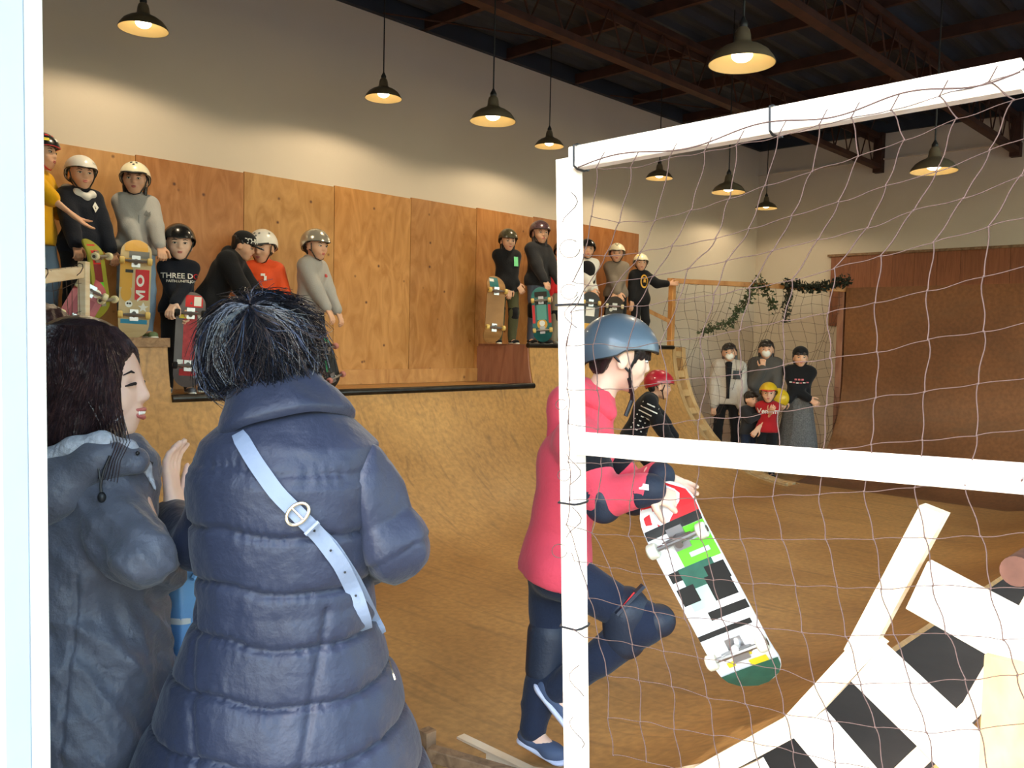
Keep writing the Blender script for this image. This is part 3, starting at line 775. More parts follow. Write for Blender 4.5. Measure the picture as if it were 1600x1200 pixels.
for i, r_ in enumerate(K):
    ks = [k for k in order if k in r_]
    for a, b in zip(ks, ks[1:]):
        strand(r_[a], r_[b], rng.choice((-1, 1)) * rng.uniform(0.2, 0.9), 0.0007)
    for k in ks:
        net.ell(r_[k], (0.0017, 0.0017, 0.002), n=7, m=5)
        if i + 1 < len(K) and k in K[i + 1]: strand(r_[k], K[i + 1][k], (1 if i % 2 else -1) * rng.uniform(0.5, 1.3), 0.0010)
# edge cord wrapped along the rail and the short tails above it
ec = [netp(905 + 690 * t, 262 - 148 * t - 12 * math.sin(t * 19) * 0.6, 0.004) for t in [i / 60 for i in range(61)]]
net.tube(ec, 0.0014, 5)
for k, p in rows[0].items():
    if p[0] < 1590: net.tube([netp(*p), netp(p[0] + 8, p[1] - 12, 0.004), netp(p[0] + 14, p[1] - 24, 0.003)], 0.001, 5)
# loose loops and tails on the post
main_net = net; net = MB()
for k in (0, 2, 5, 6, 9, 10):
    y_ = 300 + k * 82; x_ = 893 + k * 1.0
    pts = [netp(x_ + 14 * math.sin(a * 1.7 + k) , y_ + a * 16, 0.004 + 0.006 * math.sin(a * 2 + k)) for a in [i * 0.5 for i in range(7)]]
    net.tube(pts, 0.0009, 5)
for (cx, cy, r_) in ((892, 456, 13), (880, 632, 9), (877, 860, 12), (884, 742, 10), (893, 389, 16)):
    net.tube([netp(cx + r_ * math.cos(a), cy + r_ * 0.9 * math.sin(a), 0.006) for a in [i * 0.45 for i in range(13)]], 0.0008, 5)
for k in (5, 7, 9, 11, 13):
    a = K[k]['v']; net.tube([a, a.lerp(netp(884 + k, rows[k]['v'][1] - 20, 0.01), 0.5) + V((0, 0, -0.01)), netp(884 + k, rows[k]['v'][1] - 15, 0.004)], 0.0009, 5)
loose = net; net = main_net
no = net.build('safety_net', M_twine, None, 80)
lo_ = loose.build('loose_twine', M_twine, no, 80, kind='stuff')
tag(no, 'wavy knotted brown twine net tied across the white timber frame', 'net')

# ================================================================== FAR NET AND RAIL
fr = thing('net_frame', 'orange pine rail on posts at the far end with ivy garlands hung on it', 'frame', B(9.1, 6.0, 1.54))
A_, C_ = B(9.12, 6.02, 2.37), B(10.7, 4.47, 2.31)
MB().beam(A_ - (C_ - A_).normalized() * 0.06, C_, 0.05, 0.06).build('rail', M_ply, fr)
MB().beam(V((A_.x, A_.y, 1.50)), A_ + V((0, 0, 0.03)), 0.07, 0.07, UX).build('post', M_ply, fr)
MB().beam(V((C_.x, C_.y, -0.02)) + VX * 0.05, C_ + VX * 0.05 + V((0, 0, 0.03)), 0.08, 0.08, UX).build('post', M_plypurple, fr)
MB().beam(B(9.1, 6.0, 1.85), B(8.9, 6.3, 2.02), 0.03, 0.05).build('brace', M_ply, fr)
MB().beam(B(8.9, 6.3, 2.02), B(8.75, 6.7, 2.02), 0.03, 0.04).build('brace', M_ply, fr)
fnm = MB(); dd = (C_ - A_); L_ = dd.length
nx_, nz_ = 22, 20
def fnp(i, j):
    t = i / nx_; top = A_.lerp(C_, t); z_ = 2.34 - j * 0.115
    q = V((top.x, top.y, 0)) + VX * (0.05 + 0.10 * math.sin(j * 0.5 + i * 0.8)) * min(1, j / 4) ; q.z = z_ - 0.05 * math.sin(t * 3.14) * (j / nz_) + 0.02 * math.sin(i * 1.7 + j); return q
for i in range(nx_ + 1): fnm.tube([fnp(i, j) for j in range(nz_ + 1)], 0.0022, 4, False)
for j in range(nz_ + 1): fnm.tube([fnp(i, j) for i in range(nx_ + 1)], 0.0022, 4, False)
tag(fnm.build('safety_net', M_twine_dark, None, 80), 'fine dark net hung from the far pine rail before the white wall', 'net')
# ivy garlands: stem with leaves
M_leaf = mat('ivy leaf', srgb(58, 74, 44), 0.6, var=(30, 0.3))
M_leaf_dark = mat('dark ivy leaf', srgb(36, 44, 32), 0.7, var=(30, 0.3))
def garland(pts, n, label, m, sz=0.05, spread=0.05):
    pts = [V(p) for p in pts]; mb = MB(); seg = [(b - a).length for a, b in zip(pts, pts[1:])]; T = sum(seg)
    base = pts[0]; root = thing('ivy_garland', label, 'garland', base, 0, None)
    MB().tube(pts, 0.006, 5).build('stem', M_twine_dark, root)
    for k in range(n):
        d = T * (k + rng.random()) / n; i = 0
        while i < len(seg) - 1 and d > seg[i]: d -= seg[i]; i += 1
        p = pts[i].lerp(pts[i + 1], d / seg[i]) + V([rng.uniform(-spread, spread) for _ in range(3)])
        a = V([rng.uniform(-1, 1) for _ in range(3)]).normalized(); b = a.orthogonal().normalized(); s_ = sz * rng.uniform(0.6, 1.2)
        c_ = a.cross(b)
        mb.add([p, p + a * s_ * .35 + b * s_ * .45, p + a * s_ * 1.0 + c_ * s_ * 0.12, p + a * s_ * .35 - b * s_ * .45, p + a * s_ * .5 - c_ * s_ * .1], [(0, 1, 4), (1, 2, 4), (2, 3, 4), (3, 0, 4)])
    mb.build('leaves', m, root, False, kind='stuff')
off_ = -VX * 0.05 - UX * 0.05

gn = (C_ - A_).cross(V((0, 0, 1))).normalized()
def on_plane(px, py, off=0.05):
    d = ray(px, py); P = V((0, 0, EYE)) + d * ((A_ - V((0, 0, EYE))).dot(gn) / d.dot(gn)); return P - gn * off * (1 if gn.dot(d) > 0 else -1)
garland([on_plane(x, y) for x, y in ((1093, 518), (1125, 508), (1142, 505), (1150, 488), (1162, 472), (1173, 455), (1180, 440))], 330, 'ivy strand sloping up from left to right across the far net', M_leaf)
garland([on_plane(x, y) for x, y in ((1184, 436), (1192, 450), (1200, 465), (1208, 485))], 150, 'short ivy strand hanging down to the right from the rail', M_leaf)
garland([on_plane(x, y) for x, y in ((1228, 445), (1230, 460), (1228, 480), (1224, 500))], 170, 'straight dark ivy strand hanging vertically from the far rail', M_leaf_dark, 0.05, 0.04)
garland([on_plane(x, y, 0.08) for x, y in ((1224, 441), (1245, 448), (1270, 451), (1290, 446), (1325, 438))], 420, 'thick dark ivy bundle lying along the far rail at the right', M_leaf_dark, 0.055, 0.055)

# ================================================================== LEFT NEAR FRAME
lf = thing('net_frame', 'weathered timber rail and pale post in front of the yellow shirt at the left', 'frame', B(1.8, 5.0, -0.12))
P1 = at(131, 420, 4.8); P0 = at(44, 434, 4.0)
MB().beam(V((P1.x - 0.012, P1.y, -0.12)), P1 + V((0, 0, 0.04)), 0.048, 0.05, FX).build('post', M_pine, lf)
MB().beam(P0 + (P0 - P1).normalized() * 0.3, P1 + V((-0.02, 0, -0.02)), 0.05, 0.062).build('rail', M_pine, lf)
Q = at(46, 330, 4.05)
MB().beam(V((Q.x, Q.y, -0.12)), V((Q.x, Q.y, Q.z)), 0.052, 0.06, FX).build('post', M_pine, lf)
P3 = V((P0.x, P0.y, 0)) 
ln_ = MB()
for i in range(9):
    t = i / 8; a = P1.lerp(P0, t)
    ln_.tube([a + V((0, 0, 0.02)), a + V((0.02 * math.sin(i * 3), -0.02, -0.25)), a + V((0.03 * math.sin(i), 0, -0.6)), a + V((0, 0, -0.95))], 0.0016, 4)
for j in range(6):
    ln_.tube([P1.lerp(P0, t) + V((0, 0.01, -0.08 - j * 0.16 + 0.01 * math.sin(9 * t + j))) for t in (0, .2, .4, .6, .8, 1)], 0.0016, 4)
for t in (0.15, 0.8):
    a = P1.lerp(P0, t); MB().tube([a + V((0.03 * math.cos(q), 0.04 * math.sin(q) , 0.04 * math.sin(q + 1))) for q in [i * 0.7 for i in range(10)]], 0.0025, 5).build('cord', M_twine_dark, lf)
tag(ln_.build('safety_net', M_twine_dark, None, 80), 'dark thin net hanging under the weathered rail at the far left', 'net')
# little timber stub and beam at the near edge of the ramp, bottom centre
eb = thing('timber_edge', 'grey timber stub and edge beam at the foot of the ramp beside the navy coat', 'timber', on_z(668, 1190, -0.12))
a = on_z(668, 1168, 0.0)
MB().beam(V((a.x, a.y, -0.12)), V((a.x, a.y, 0.07)), 0.05, 0.05, UX).build('stub', M_oldwood, eb)
b0, b1 = at(672, 1176, 3.12), at(795, 1212, 2.98)
MB().beam(b0, b1 + (b1 - b0) * 0.5, 0.05, 0.05).build('edge_beam', M_oldwood, eb)
MB().beam(at(640, 1150, 3.28), at(662, 1158, 3.24), 0.05, 0.03).build('edge_cap', M_oldwood, eb)
# ================================================================== PEOPLE
def nrm(v): return V(v).normalized()
def ik(a, b, l1, l2, pole):
    a, b = V(a), V(b); d = b - a; L = d.length
    if L > (l1 + l2) * 0.999: b = a + d.normalized() * (l1 + l2) * 0.999; d = b - a; L = d.length
    x = (l1 * l1 - l2 * l2 + L * L) / (2 * L); h = math.sqrt(max(l1 * l1 - x * x, 0))
    dn = d.normalized(); p = V(pole); p = (p - dn * p.dot(dn)).normalized()
    return a + dn * x + p * h, b

def skin(name, c): 
    if name in MC: return MC[name]
    m = mat(name, c, 0.5, var=(18, 0.05)); b = m.node_tree.nodes['Principled BSDF']
    b.inputs['Subsurface Weight'].default_value = 0.12; b.inputs['Subsurface Radius'].default_value = (0.02, 0.008, 0.004)
    return m
SK = skin('skin', srgb(222, 172, 142))
SKP = skin('pale skin', srgb(236, 196, 172))
M_lip = mat('lips', srgb(190, 104, 98), 0.4)
M_eyew = mat('eye white', srgb(236, 232, 226), 0.2)
M_iris = mat('dark brown iris', srgb(32, 20, 16), 0.15)
M_brow = mat('dark brow', srgb(36, 26, 22), 0.9)
M_teeth = mat('teeth', srgb(240, 236, 224), 0.25)
def hair_mat(name, c, r_=0.38):
    if name in MC: return MC[name]
    m = mat(name, c, r_, bump=(70, 0.4), var=(40, 0.35), spec=0.6); return m
H_dark = hair_mat('black hair', srgb(30, 24, 24))
H_brown = hair_mat('dark brown hair', srgb(50, 34, 30))
def cloth(name, c, r_=0.9, b=0.25, s=90): return mat(name, c, r_, bump=(s, b), var=(6, 0.06), spec=0.25, sheen=0.1)

def head_prims(c, fw, up, s, voxel, k=0.018):
    """head of height s around centre c"""
    fw = nrm(fw); up = nrm(V(up) - fw * V(up).dot(fw)); rt = fw.cross(up)
    Mx = Matrix((rt, fw, up)).transposed()
    P = lambda x, y, z: V(c) + Mx @ V((x, y, z)) * s
    S = Sdf(voxel, k * s / 0.2)
    S.ell(P(0, -0.07, 0.13), (.345 * s, .41 * s, .36 * s), Mx)
    S.ell(P(0, 0.10, -0.14), (.265 * s, .29 * s, .33 * s), Mx, k=.05 * s / .2)
    S.ell(P(0, 0.24, -0.38), (.12 * s, .10 * s, .09 * s), Mx, k=.03 * s / .2)
    for x in (-1, 1):
        S.ell(P(.17 * x, 0.24, -0.13), (.10 * s, .10 * s, .11 * s), Mx)
        S.ell(P(.145 * x, 0.405, 0.015), (.075 * s, .05 * s, .045 * s), Mx, k=.012 * s / .2, op='s')
        S.ell(P(.36 * x, -0.02, -0.07), (.040 * s, .085 * s, .14 * s), Mx, k=.01 * s / .2); S.ell(P(.405 * x, 0.0, -0.06), (.022 * s, .045 * s, .08 * s), Mx, k=.006 * s / .2, op='s')
    S.cap(P(0, .355, .06), P(0, .425, -.10), .028 * s, .05 * s, k=.012 * s / .2)
    for x in (-1, 1): S.ell(P(.045 * x, .395, -.115), (.035 * s, .04 * s, .03 * s), Mx, k=.008 * s / .2)
    S.ell(P(0, .345, -.25), (.12 * s, .06 * s, .055 * s), Mx, k=.015 * s / .2)
    return S, P, Mx

def face_bits(P, Mx, s, parent, lips=True, smile=False):
    for x in (-1, 1):
        if smile:
            MB().tube([P(.225 * x, .325, -.005), P(.18 * x, .375, .012), P(.13 * x, .382, .014), P(.085 * x, .365, -.002)], [.006 * s, .016 * s, .015 * s, .006 * s], 6).build('eyelid', M_brow, parent, True)
            if x > 0: MB().tube([P(.23 * x, .31, .09), P(.16 * x, .355, .12), P(.08 * x, .365, .10)], [.005 * s, .011 * s, .009 * s], 6).build('eyebrow', M_brow, parent, True)
            continue
        MB().ell(P(.145 * x, .355, .01), (.062 * s, .035 * s, .022 * s), Mx, 12, 8).build('eye', M_eyew, parent, 80)
        e = MB(); e.ell(P(.145 * x, .383, .008), (.026 * s, .012 * s, .026 * s), Mx, 10, 6); e.build('iris', M_iris, parent, 80)
        MB().tube([P(.21 * x, .335, .024), P(.17 * x, .380, .034), P(.12 * x, .385, .032), P(.08 * x, .365, .010)], .008 * s, 5).build('eyelid', M_brow, parent, True)
        MB().tube([P(.23 * x, .315, .095), P(.16 * x, .362, .118), P(.08 * x, .372, .10)], [.006 * s, .013 * s, .011 * s], 6).build('eyebrow', M_brow, parent, True)
    if lips:
        m_ = MB(); m_.tube([P(-.10, .365, -.245), P(-.05, .405, -.235), P(0, .412, -.24), P(.05, .405, -.235), P(.10, .365, -.245)], [.006 * s, .018 * s, .018 * s, .018 * s, .006 * s], 7)
        m_.tube([P(-.09, .365, -.25), P(-.045, .40, -.275), P(0, .405, -.28), P(.045, .40, -.275), P(.09, .365, -.25)], [.006 * s, .02 * s, .024 * s, .02 * s, .006 * s], 7)
        m_.build('lips', M_lip, parent, 80)

def hand_prims(w_, d, n, L, side, curl=0.5, voxel=0.005, spread=1.0, thumb=0.6, fcurl=None):
    """w_ wrist, d direction of hand, n palm normal, side = +1/-1 thumb side (d x n)"""
    d = nrm(d); n = nrm(V(n) - d * V(n).dot(d)); l = d.cross(n) * side
    S = Sdf(voxel, 0.006 * L / .18); w_ = V(w_)
    for t in (-1.05, -.35, .35, 1.05):
        S.cap(w_ + l * t * .10 * L, w_ + d * .50 * L + l * t * .13 * L, .075 * L, .062 * L, flat=(n, 0.95), k=.012 * L / .18)
    S.cap(w_ - d * .18 * L, w_ + d * .1 * L, .15 * L, .14 * L, flat=(n, 0.72), k=.012)
    for i, t in enumerate((1.35, .45, -.45, -1.3)):
        fl_ = (.40, .45, .42, .33)[i] * L
        c_ = curl if fcurl is None else fcurl[i]
        b = w_ + d * .53 * L + l * t * .125 * L
        dl = nrm(d + l * t * .06 * spread)
        p = b; ang = c_ * .5
        for j, fr_ in enumerate((.42, .32, .26)):
            q = p + (dl * math.cos(ang) + n * math.sin(ang)) * fl_ * fr_
            S.cap(p, q, (.060, .054, .048)[j] * L * (.9 if i == 3 else 1), (.054, .048, .042)[j] * L * (.9 if i == 3 else 1), k=.003)
            p = q; ang += c_ * 1.0
    b = w_ + d * .12 * L + l * .14 * L
    q = b + nrm(d * .75 + l * .75 + n * thumb * .4) * .26 * L; S.cap(b, q, .080 * L, .066 * L, k=.012)
    q2 = q + nrm(d * .95 + l * .35 + n * thumb * .8) * .17 * L; S.cap(q, q2, .064 * L, .055 * L, k=.003)
    q3 = q2 + nrm(d * 1.0 + l * .1 + n * thumb * 1.1) * .14 * L; S.cap(q2, q3, .055 * L, .045 * L, k=.003)
    return S

def helmet(P, Mx, s, m, parent, straps=True, brim=None, vents=None, mstrap=None, stickers=()):
    """skate helmet: rounded shell, low at the back, notched over the ears"""
    n, mrow = 40, 14; rx, ry, rz = .49, .60, .53; cz, cy = .09, -.05
    def edge(a):      # a=0 front (+y) ; returns lower z
        f = math.cos(a); sd = abs(math.sin(a))
        z_ = .155 * max(f, 0) ** .7 + (-.26) * max(-f, 0) ** .6
        z_ += 0.075 * sd
        return z_
    def pt(a, t, sc_=1.0):
        ze = (edge(a) - cz) / rz; phi0 = math.asin(max(-.9, min(.9, ze))); ph = phi0 + (math.pi / 2 - phi0) * t
        return P(rx * sc_ * math.cos(ph) * math.sin(a), cy + ry * sc_ * math.cos(ph) * math.cos(a), cz + rz * sc_ * math.sin(ph))
    vs, fs = [], []
    for sc_ in (1.0, .90):
        for i in range(mrow + 1):
            t = i / mrow
            for k in range(n): vs.append(pt(2 * math.pi * k / n, min(t, .999), sc_))
    o = (mrow + 1) * n
    for i in range(mrow):
        for k in range(n):
            a, b = i * n + k, i * n + (k + 1) % n
            fs.append((a, a + n, b + n, b)); fs.append((o + a, o + b, o + b + n, o + a + n))
    for k in range(n): fs.append((k, (k + 1) % n, o + (k + 1) % n, o + k))
    h = MB().add(vs, fs).build('helmet', m, parent, 60)
    bvh = bvh_of(h)
    ms = mstrap or M_black
    if brim:      # short peak at the front
        q = MB(); vs = []; N = 12; rr = brim[1]
        for ph_ in (0, 1):
            for i in range(N + 1):
                a = -0.95 + 1.9 * i / N; e = pt(a, 0.06, 1.0); out = Mx @ V((math.sin(a) * .35, 1, -.25)) * s * rr * math.cos(a * 1.5)
                vs += [e + Mx @ V((0, 0, -.012 * ph_)) * s, e + (out if math.cos(a * 1.5) > 0 else V((0, 0, 0))) + Mx @ V((0, 0, -.03 * ph_)) * s]
        M_ = 2 * (N + 1)
        f = []
        for i in range(N): f += [(2 * i, 2 * i + 1, 2 * i + 3, 2 * i + 2), (M_ + 2 * i, M_ + 2 * i + 2, M_ + 2 * i + 3, M_ + 2 * i + 1), (2 * i + 1, M_ + 2 * i + 1, M_ + 2 * i + 3, 2 * i + 3)]
        q.add(vs, f).build('peak', brim[0], h, 60)
        h.children[0].matrix_parent_inverse = Matrix.Identity(4) if False else h.matrix_parent_inverse
        fixsub(h.children[0], h)
    # rim band along the edge
    rim = MB().tube([pt(2 * math.pi * k / n, 0.0, .985) for k in range(n + 1)], .014 * s, 5, False).build('rim', ms, h, True); fixsub(rim, h)
    if vents is not None:
        for a, t in ((-.28, .55), (.28, .55), (0, .42), (1.3, .5), (-1.3, .5), (2.8, .5), (-2.8, .5)):
            c_ = pt(a, t, 1.0); nn = (c_ - P(0, cy, cz)).normalized(); X = nn.cross(V((0, 0, 1))).normalized()
            fixsub(decal('vent', disc(.04 * s, 12), c_, X, nn.cross(X), vents, h, None, 0.003), h)
    if straps:
        for x in (-1, 1):
            st = MB().tube([P(.40 * x, .16, .08), P(.33 * x, .12, -.18), P(.18 * x, .22, -.44), P(0, .27, -.50)], .020 * s, 6); st.tube([P(.41 * x, -.22, .0), P(.37 * x, -.02, -.12), P(.32 * x, .12, -.2)], .018 * s, 5)
            fixsub(st.build('strap', ms, h, True), h)
    for (a, t, shp, mm, X_) in stickers:
        c_ = pt(a, t, 1.0); nn = (c_ - P(0, cy, cz)).normalized(); up_ = Mx @ V((0, 0, 1)); X = up_.cross(nn).normalized(); Yv = nn.cross(X)
        sh = shp if isinstance(shp, tuple) else shp
        fixsub(decal('sticker', ([(x_ * s, y_ * s) for x_, y_ in sh[0]], sh[1]), c_, X, Yv, mm, h, bvh, 0.002, sub=1), h)
    return h
def fixsub(o, h):
    """sub-part of a part built in the same world space"""
    o.parent = h; o.matrix_parent_inverse = Matrix.Identity(4); o.matrix_basis = Matrix.Identity(4)
    return o

def hair_cap(P, Mx, s, m, parent, style='short', name='hair', voxel=0.007, helmeted=False):
    S = Sdf(voxel, .02 * s / .2)
    g = 1.0 if not helmeted else .93
    S.ell(P(0, -.09, .17), (.385 * s * g, .45 * s * g, .375 * s * g), Mx)
    if style in ('bob', 'long', 'mid'):
        ln = {'bob': .35, 'mid': .6, 'long': 1.15}[style]
        for x in (-1, 1):
            S.cap(P(.31 * x, -.10, .05), P(.30 * x, -.06 if style != 'long' else .05, -ln * .8), .11 * s, .085 * s, k=.03)
        S.cap(P(0, -.28, .0), P(0, -.28, -ln), .22 * s, .15 * s, flat=(Mx @ V((0, 1, 0)), .6), k=.03)
    else:
        S.ell(P(0, -.27, -.1), (.30 * s, .20 * s, .26 * s), Mx)
        for x in (-1, 1): S.cap(P(.33 * x, -.02, .12), P(.34 * x, .03, -.05), .05 * s, .03 * s)
    S.ell(P(0, .42, -.13), (.265 * s, .36 * s, .335 * s), Mx, op='s', k=.01)
    if style == 'short':
        for x in (-1, 1): S.ell(P(.40 * x, .0, -.07), (.10 * s, .10 * s, .14 * s), Mx, op='s', k=.01)
    S.cap(P(-.2, .36, .22), P(.2, .36, .22), .07 * s, k=.02)
    return sdf_obj(name, S, m, parent, disp=folds(.006 * s / .2, 60, 14, 3), sm=1)

def figure(label, loc, J, sc_, hs, look, mats, parts=None, voxel=0.012, hv=0.006, hands=None, cat='person', group=None, seed=1, neck_r=.055, name='person'):
    """J: joints in world space. body is one mesh; garments, hair and gear are its child meshes"""
    root = thing(name, label, cat, loc, 0, group)
    k_ = sc_
    fwd = nrm(J['front']); 
    def torso(S, g, chest=1.0, hip=1.0):
        S.cap(J['pel'], J['waist'], .118 * k_ * hip + g, .105 * k_ + g, flat=(fwd, .78), k=.05 * k_)
        S.cap(J['waist'], J['chest'], .105 * k_ * chest + g, .125 * k_ * chest + g, flat=(fwd, .80), k=.05 * k_)
        S.cap(V(J['shL']).lerp(V(J['shR']), .12), V(J['shR']).lerp(V(J['shL']), .12), .058 * k_ + g, flat=(fwd, .95), k=.05 * k_)
        S.cap(J['chest'], V(J['neck']) - V((0, 0, .02 * k_)), .11 * k_ * chest + g, .055 * k_ + g, flat=(fwd, .85), k=.05 * k_)
        S.cap(V(J['hipL']), V(J['hipR']), .085 * k_ * hip + g, k=.04 * k_)
    def arms(S, g, frac=1.0, sides='LR'):
        for q in sides:
            sh, el, wr = V(J['sh' + q]), V(J['el' + q]), V(J['wr' + q])
            S.cap(sh, el, .047 * k_ + g, .038 * k_ + g, k=.03 * k_)
            if frac >= .5: S.cap(el, el.lerp(wr, min(1, (frac - .5) * 2) * .97), .038 * k_ + g, (.024 * k_ + g * .9), k=.025 * k_)
    def legs(S, g, hem=0.0):
        for q in 'LR':
            hp, kn, an = V(J['hip' + q]), V(J['kn' + q]), V(J['an' + q])
            S.cap(hp, kn, .078 * k_ + g, .050 * k_ + g, k=.03 * k_)
            S.cap(kn, an.lerp(kn, hem), .052 * k_ + g, .034 * k_ + g, k=.025 * k_)
            S.cap(kn.lerp(an, .25), kn.lerp(an, .5), .052 * k_ + g * .8, .044 * k_ + g, k=.02 * k_)
    B_ = Sdf(max(voxel, .012), .02)
    torso(B_, -.008); arms(B_, -.003); legs(B_, -.005)
    for q in 'LR':
        an, to = V(J['an' + q]), V(J['toe' + q]); B_.cap(an, an.lerp(to, .25) + V((0, 0, -.02 * k_)), .034 * k_, .03 * k_); B_.cap(an.lerp(to, .1) + V((0, 0, -.02 * k_)), an.lerp(to, .8), .032 * k_, .024 * k_)
    B_.cap(V(J['neck']) - V((0, 0, .02)), V(J['head']) - nrm(J['hu']) * hs * .2 - nrm(J['hf']) * hs * .08, neck_r * k_, neck_r * k_ * .95, k=.02)
    HS, P, Mx = head_prims(J['head'], J['hf'], J['hu'], hs, hv)
    HS.cap(V(J['neck']), V(J['head']) - nrm(J['hu']) * hs * .25 - nrm(J['hf']) * hs * .08, neck_r * k_ * 1.02, neck_r * k_ * .97, k=.02)
    al = [B_, HS]
    for q in 'LR':
        h = (hands or {}).get(q, {})
        if h is None: continue
        wr, el = V(J['wr' + q]), V(J['el' + q])
        d = nrm(h.get('d', wr - el)); n = h.get('n', -fwd if q == 'L' else -fwd)
        if q == 'L': n_ = n
        al.append(hand_prims(wr, d, n, hs * .70 if 'L' not in h else h['L'], h.get('side', 1), h.get('curl', .5), max(hv * .8, .004), thumb=h.get('thumb', .6), fcurl=h.get('fcurl')))
    bd = sdf_obj('body', al, mats.get('skin', SK), root, sm=1)
    face_bits(P, Mx, hs, bd, lips=not mats.get('mask'), smile=mats.get('smile'))
    for ch in list(bd.children): fixsub(ch, bd)
    out = {'root': root, 'body': bd, 'P': P, 'Mx': Mx, 's': hs, 'J': J, 'k': k_, 'torso': torso, 'arms': arms, 'legs': legs}
    # garments
    if mats.get('top'):
        mt, g, fr_ = mats['top'][:3]; hem = mats['top'][3] if len(mats['top']) > 3 else 0.0
        S = Sdf(voxel, .02); torso(S, g, mats.get('chest', 1.0), mats.get('hipw', 1.0)); 
        if mats.get('hood'):
            S.cap(V(J['neck']) - fwd * .05 * k_ + V((0, 0, .01)), V(J['neck']) - fwd * .09 * k_ - V((0, 0, .08 * k_)), .075 * k_, .06 * k_, k=.03)
            for x in (-1, 1): S.cap(V(J['neck']) - fwd * .05 * k_ + (V(J['shR']) - V(J['shL'])).normalized() * x * .06 * k_, V(J['neck']) + fwd * .06 * k_ + (V(J['shR']) - V(J['shL'])).normalized() * x * .03 * k_ - V((0, 0, .03 * k_)), .03 * k_, .022 * k_)
        if hem: S.cap(J['pel'], V(J['pel']) + nrm(V(J['pel']) - V(J['waist'])) * (hem + .02), .125 * k_ + g, .13 * k_ + g * 1.1, flat=(fwd, .85), k=.04); 
        S.cut(V(J['pel']) + nrm(V(J['pel']) - V(J['waist'])) * max(hem, .02), nrm(V(J['pel']) - V(J['waist'])))
        S.cutball(V(J['neck']) + nrm(V(J['neck']) - V(J['chest'])) * .015 * k_, nrm(V(J['neck']) - V(J['chest'])), .001)
        arms(S, g, fr_)
        S.cap(V(J['neck']) , V(J['neck']) + (V(J['head']) - V(J['neck'])).normalized() * .6 * hs, neck_r * k_ - .004, op='s', k=.01) if not mats.get('collar') else None
        out['top'] = sdf_obj(mats.get('topname', 'top'), S, mt, root, disp=folds(mats.get('fold', .008) * k_, 16, 16, seed), sm=1)
    if mats.get('legs'):
        mt, g = mats['legs'][:2]
        S = Sdf(voxel, .02); S.cap(J['pel'], J['waist'], .118 * k_ + g * .7, .106 * k_ + g * .4, flat=(fwd, .80), k=.05); S.cap(V(J['hipL']), V(J['hipR']), .088 * k_ + g * .6, k=.04)
        legs(S, g, mats['legs'][2] if len(mats['legs']) > 2 else .03)
        S.cut(V(J['waist']) , V(J['waist']) - V(J['pel']))
        out['legs_'] = sdf_obj(mats.get('legname', 'trousers'), S, mt, root, disp=folds(.007 * k_, 14, 26, seed + 9), sm=1)
    if mats.get('shoe'):
        for q in 'LR':
            an, to = V(J['an' + q]), V(J['toe' + q]); dd_ = nrm(to - an - V((0, 0, (to - an).z)) if abs((to - an).z) < (to - an).length * .5 else to - an)
            bz = min(an.z, to.z) - .05 * k_
            S = Sdf(.006, .015); heel = an - dd_ * .03 * k_
            u_ = nrm(J.get('fu' + q, (0, 0, 1)))
            S.cap(an + u_ * .01, an - u_ * .02 * k_, .042 * k_, .042 * k_); S.cap(heel - u_ * .032 * k_, to, .036 * k_, .034 * k_, flat=(u_, .8)); S.ell(to - dd_ * .03 * k_, (.045 * k_, .05 * k_, .032 * k_))
            sh = sdf_obj('shoe', S, mats['shoe'], root)
            S = Sdf(.006, .01); S.cap(heel - u_ * .055 * k_, to + dd_ * .005 - u_ * .022 * k_, .040 * k_, .041 * k_, flat=(u_, .38)); 
            so_ = sdf_obj('sole', S, mats.get('sole', M_teeth), sh); fixsub(so_, sh)
    if mats.get('hair'): out['hair'] = hair_cap(P, Mx, hs, mats['hair'][0], root, mats['hair'][1], helmeted=bool(mats.get('helmet')))
    if mats.get('helmet'): out['helmet'] = helmet(P, Mx, hs, mats['helmet'], root, **mats.get('hk', {}))
    if mats.get('mask'):
        S = Sdf(.005, .01); S.ell(P(0, .33, -.20), (.22 * hs, .15 * hs, .19 * hs), Mx); o = sdf_obj('face_mask', S, mats['mask'], root)
    return out

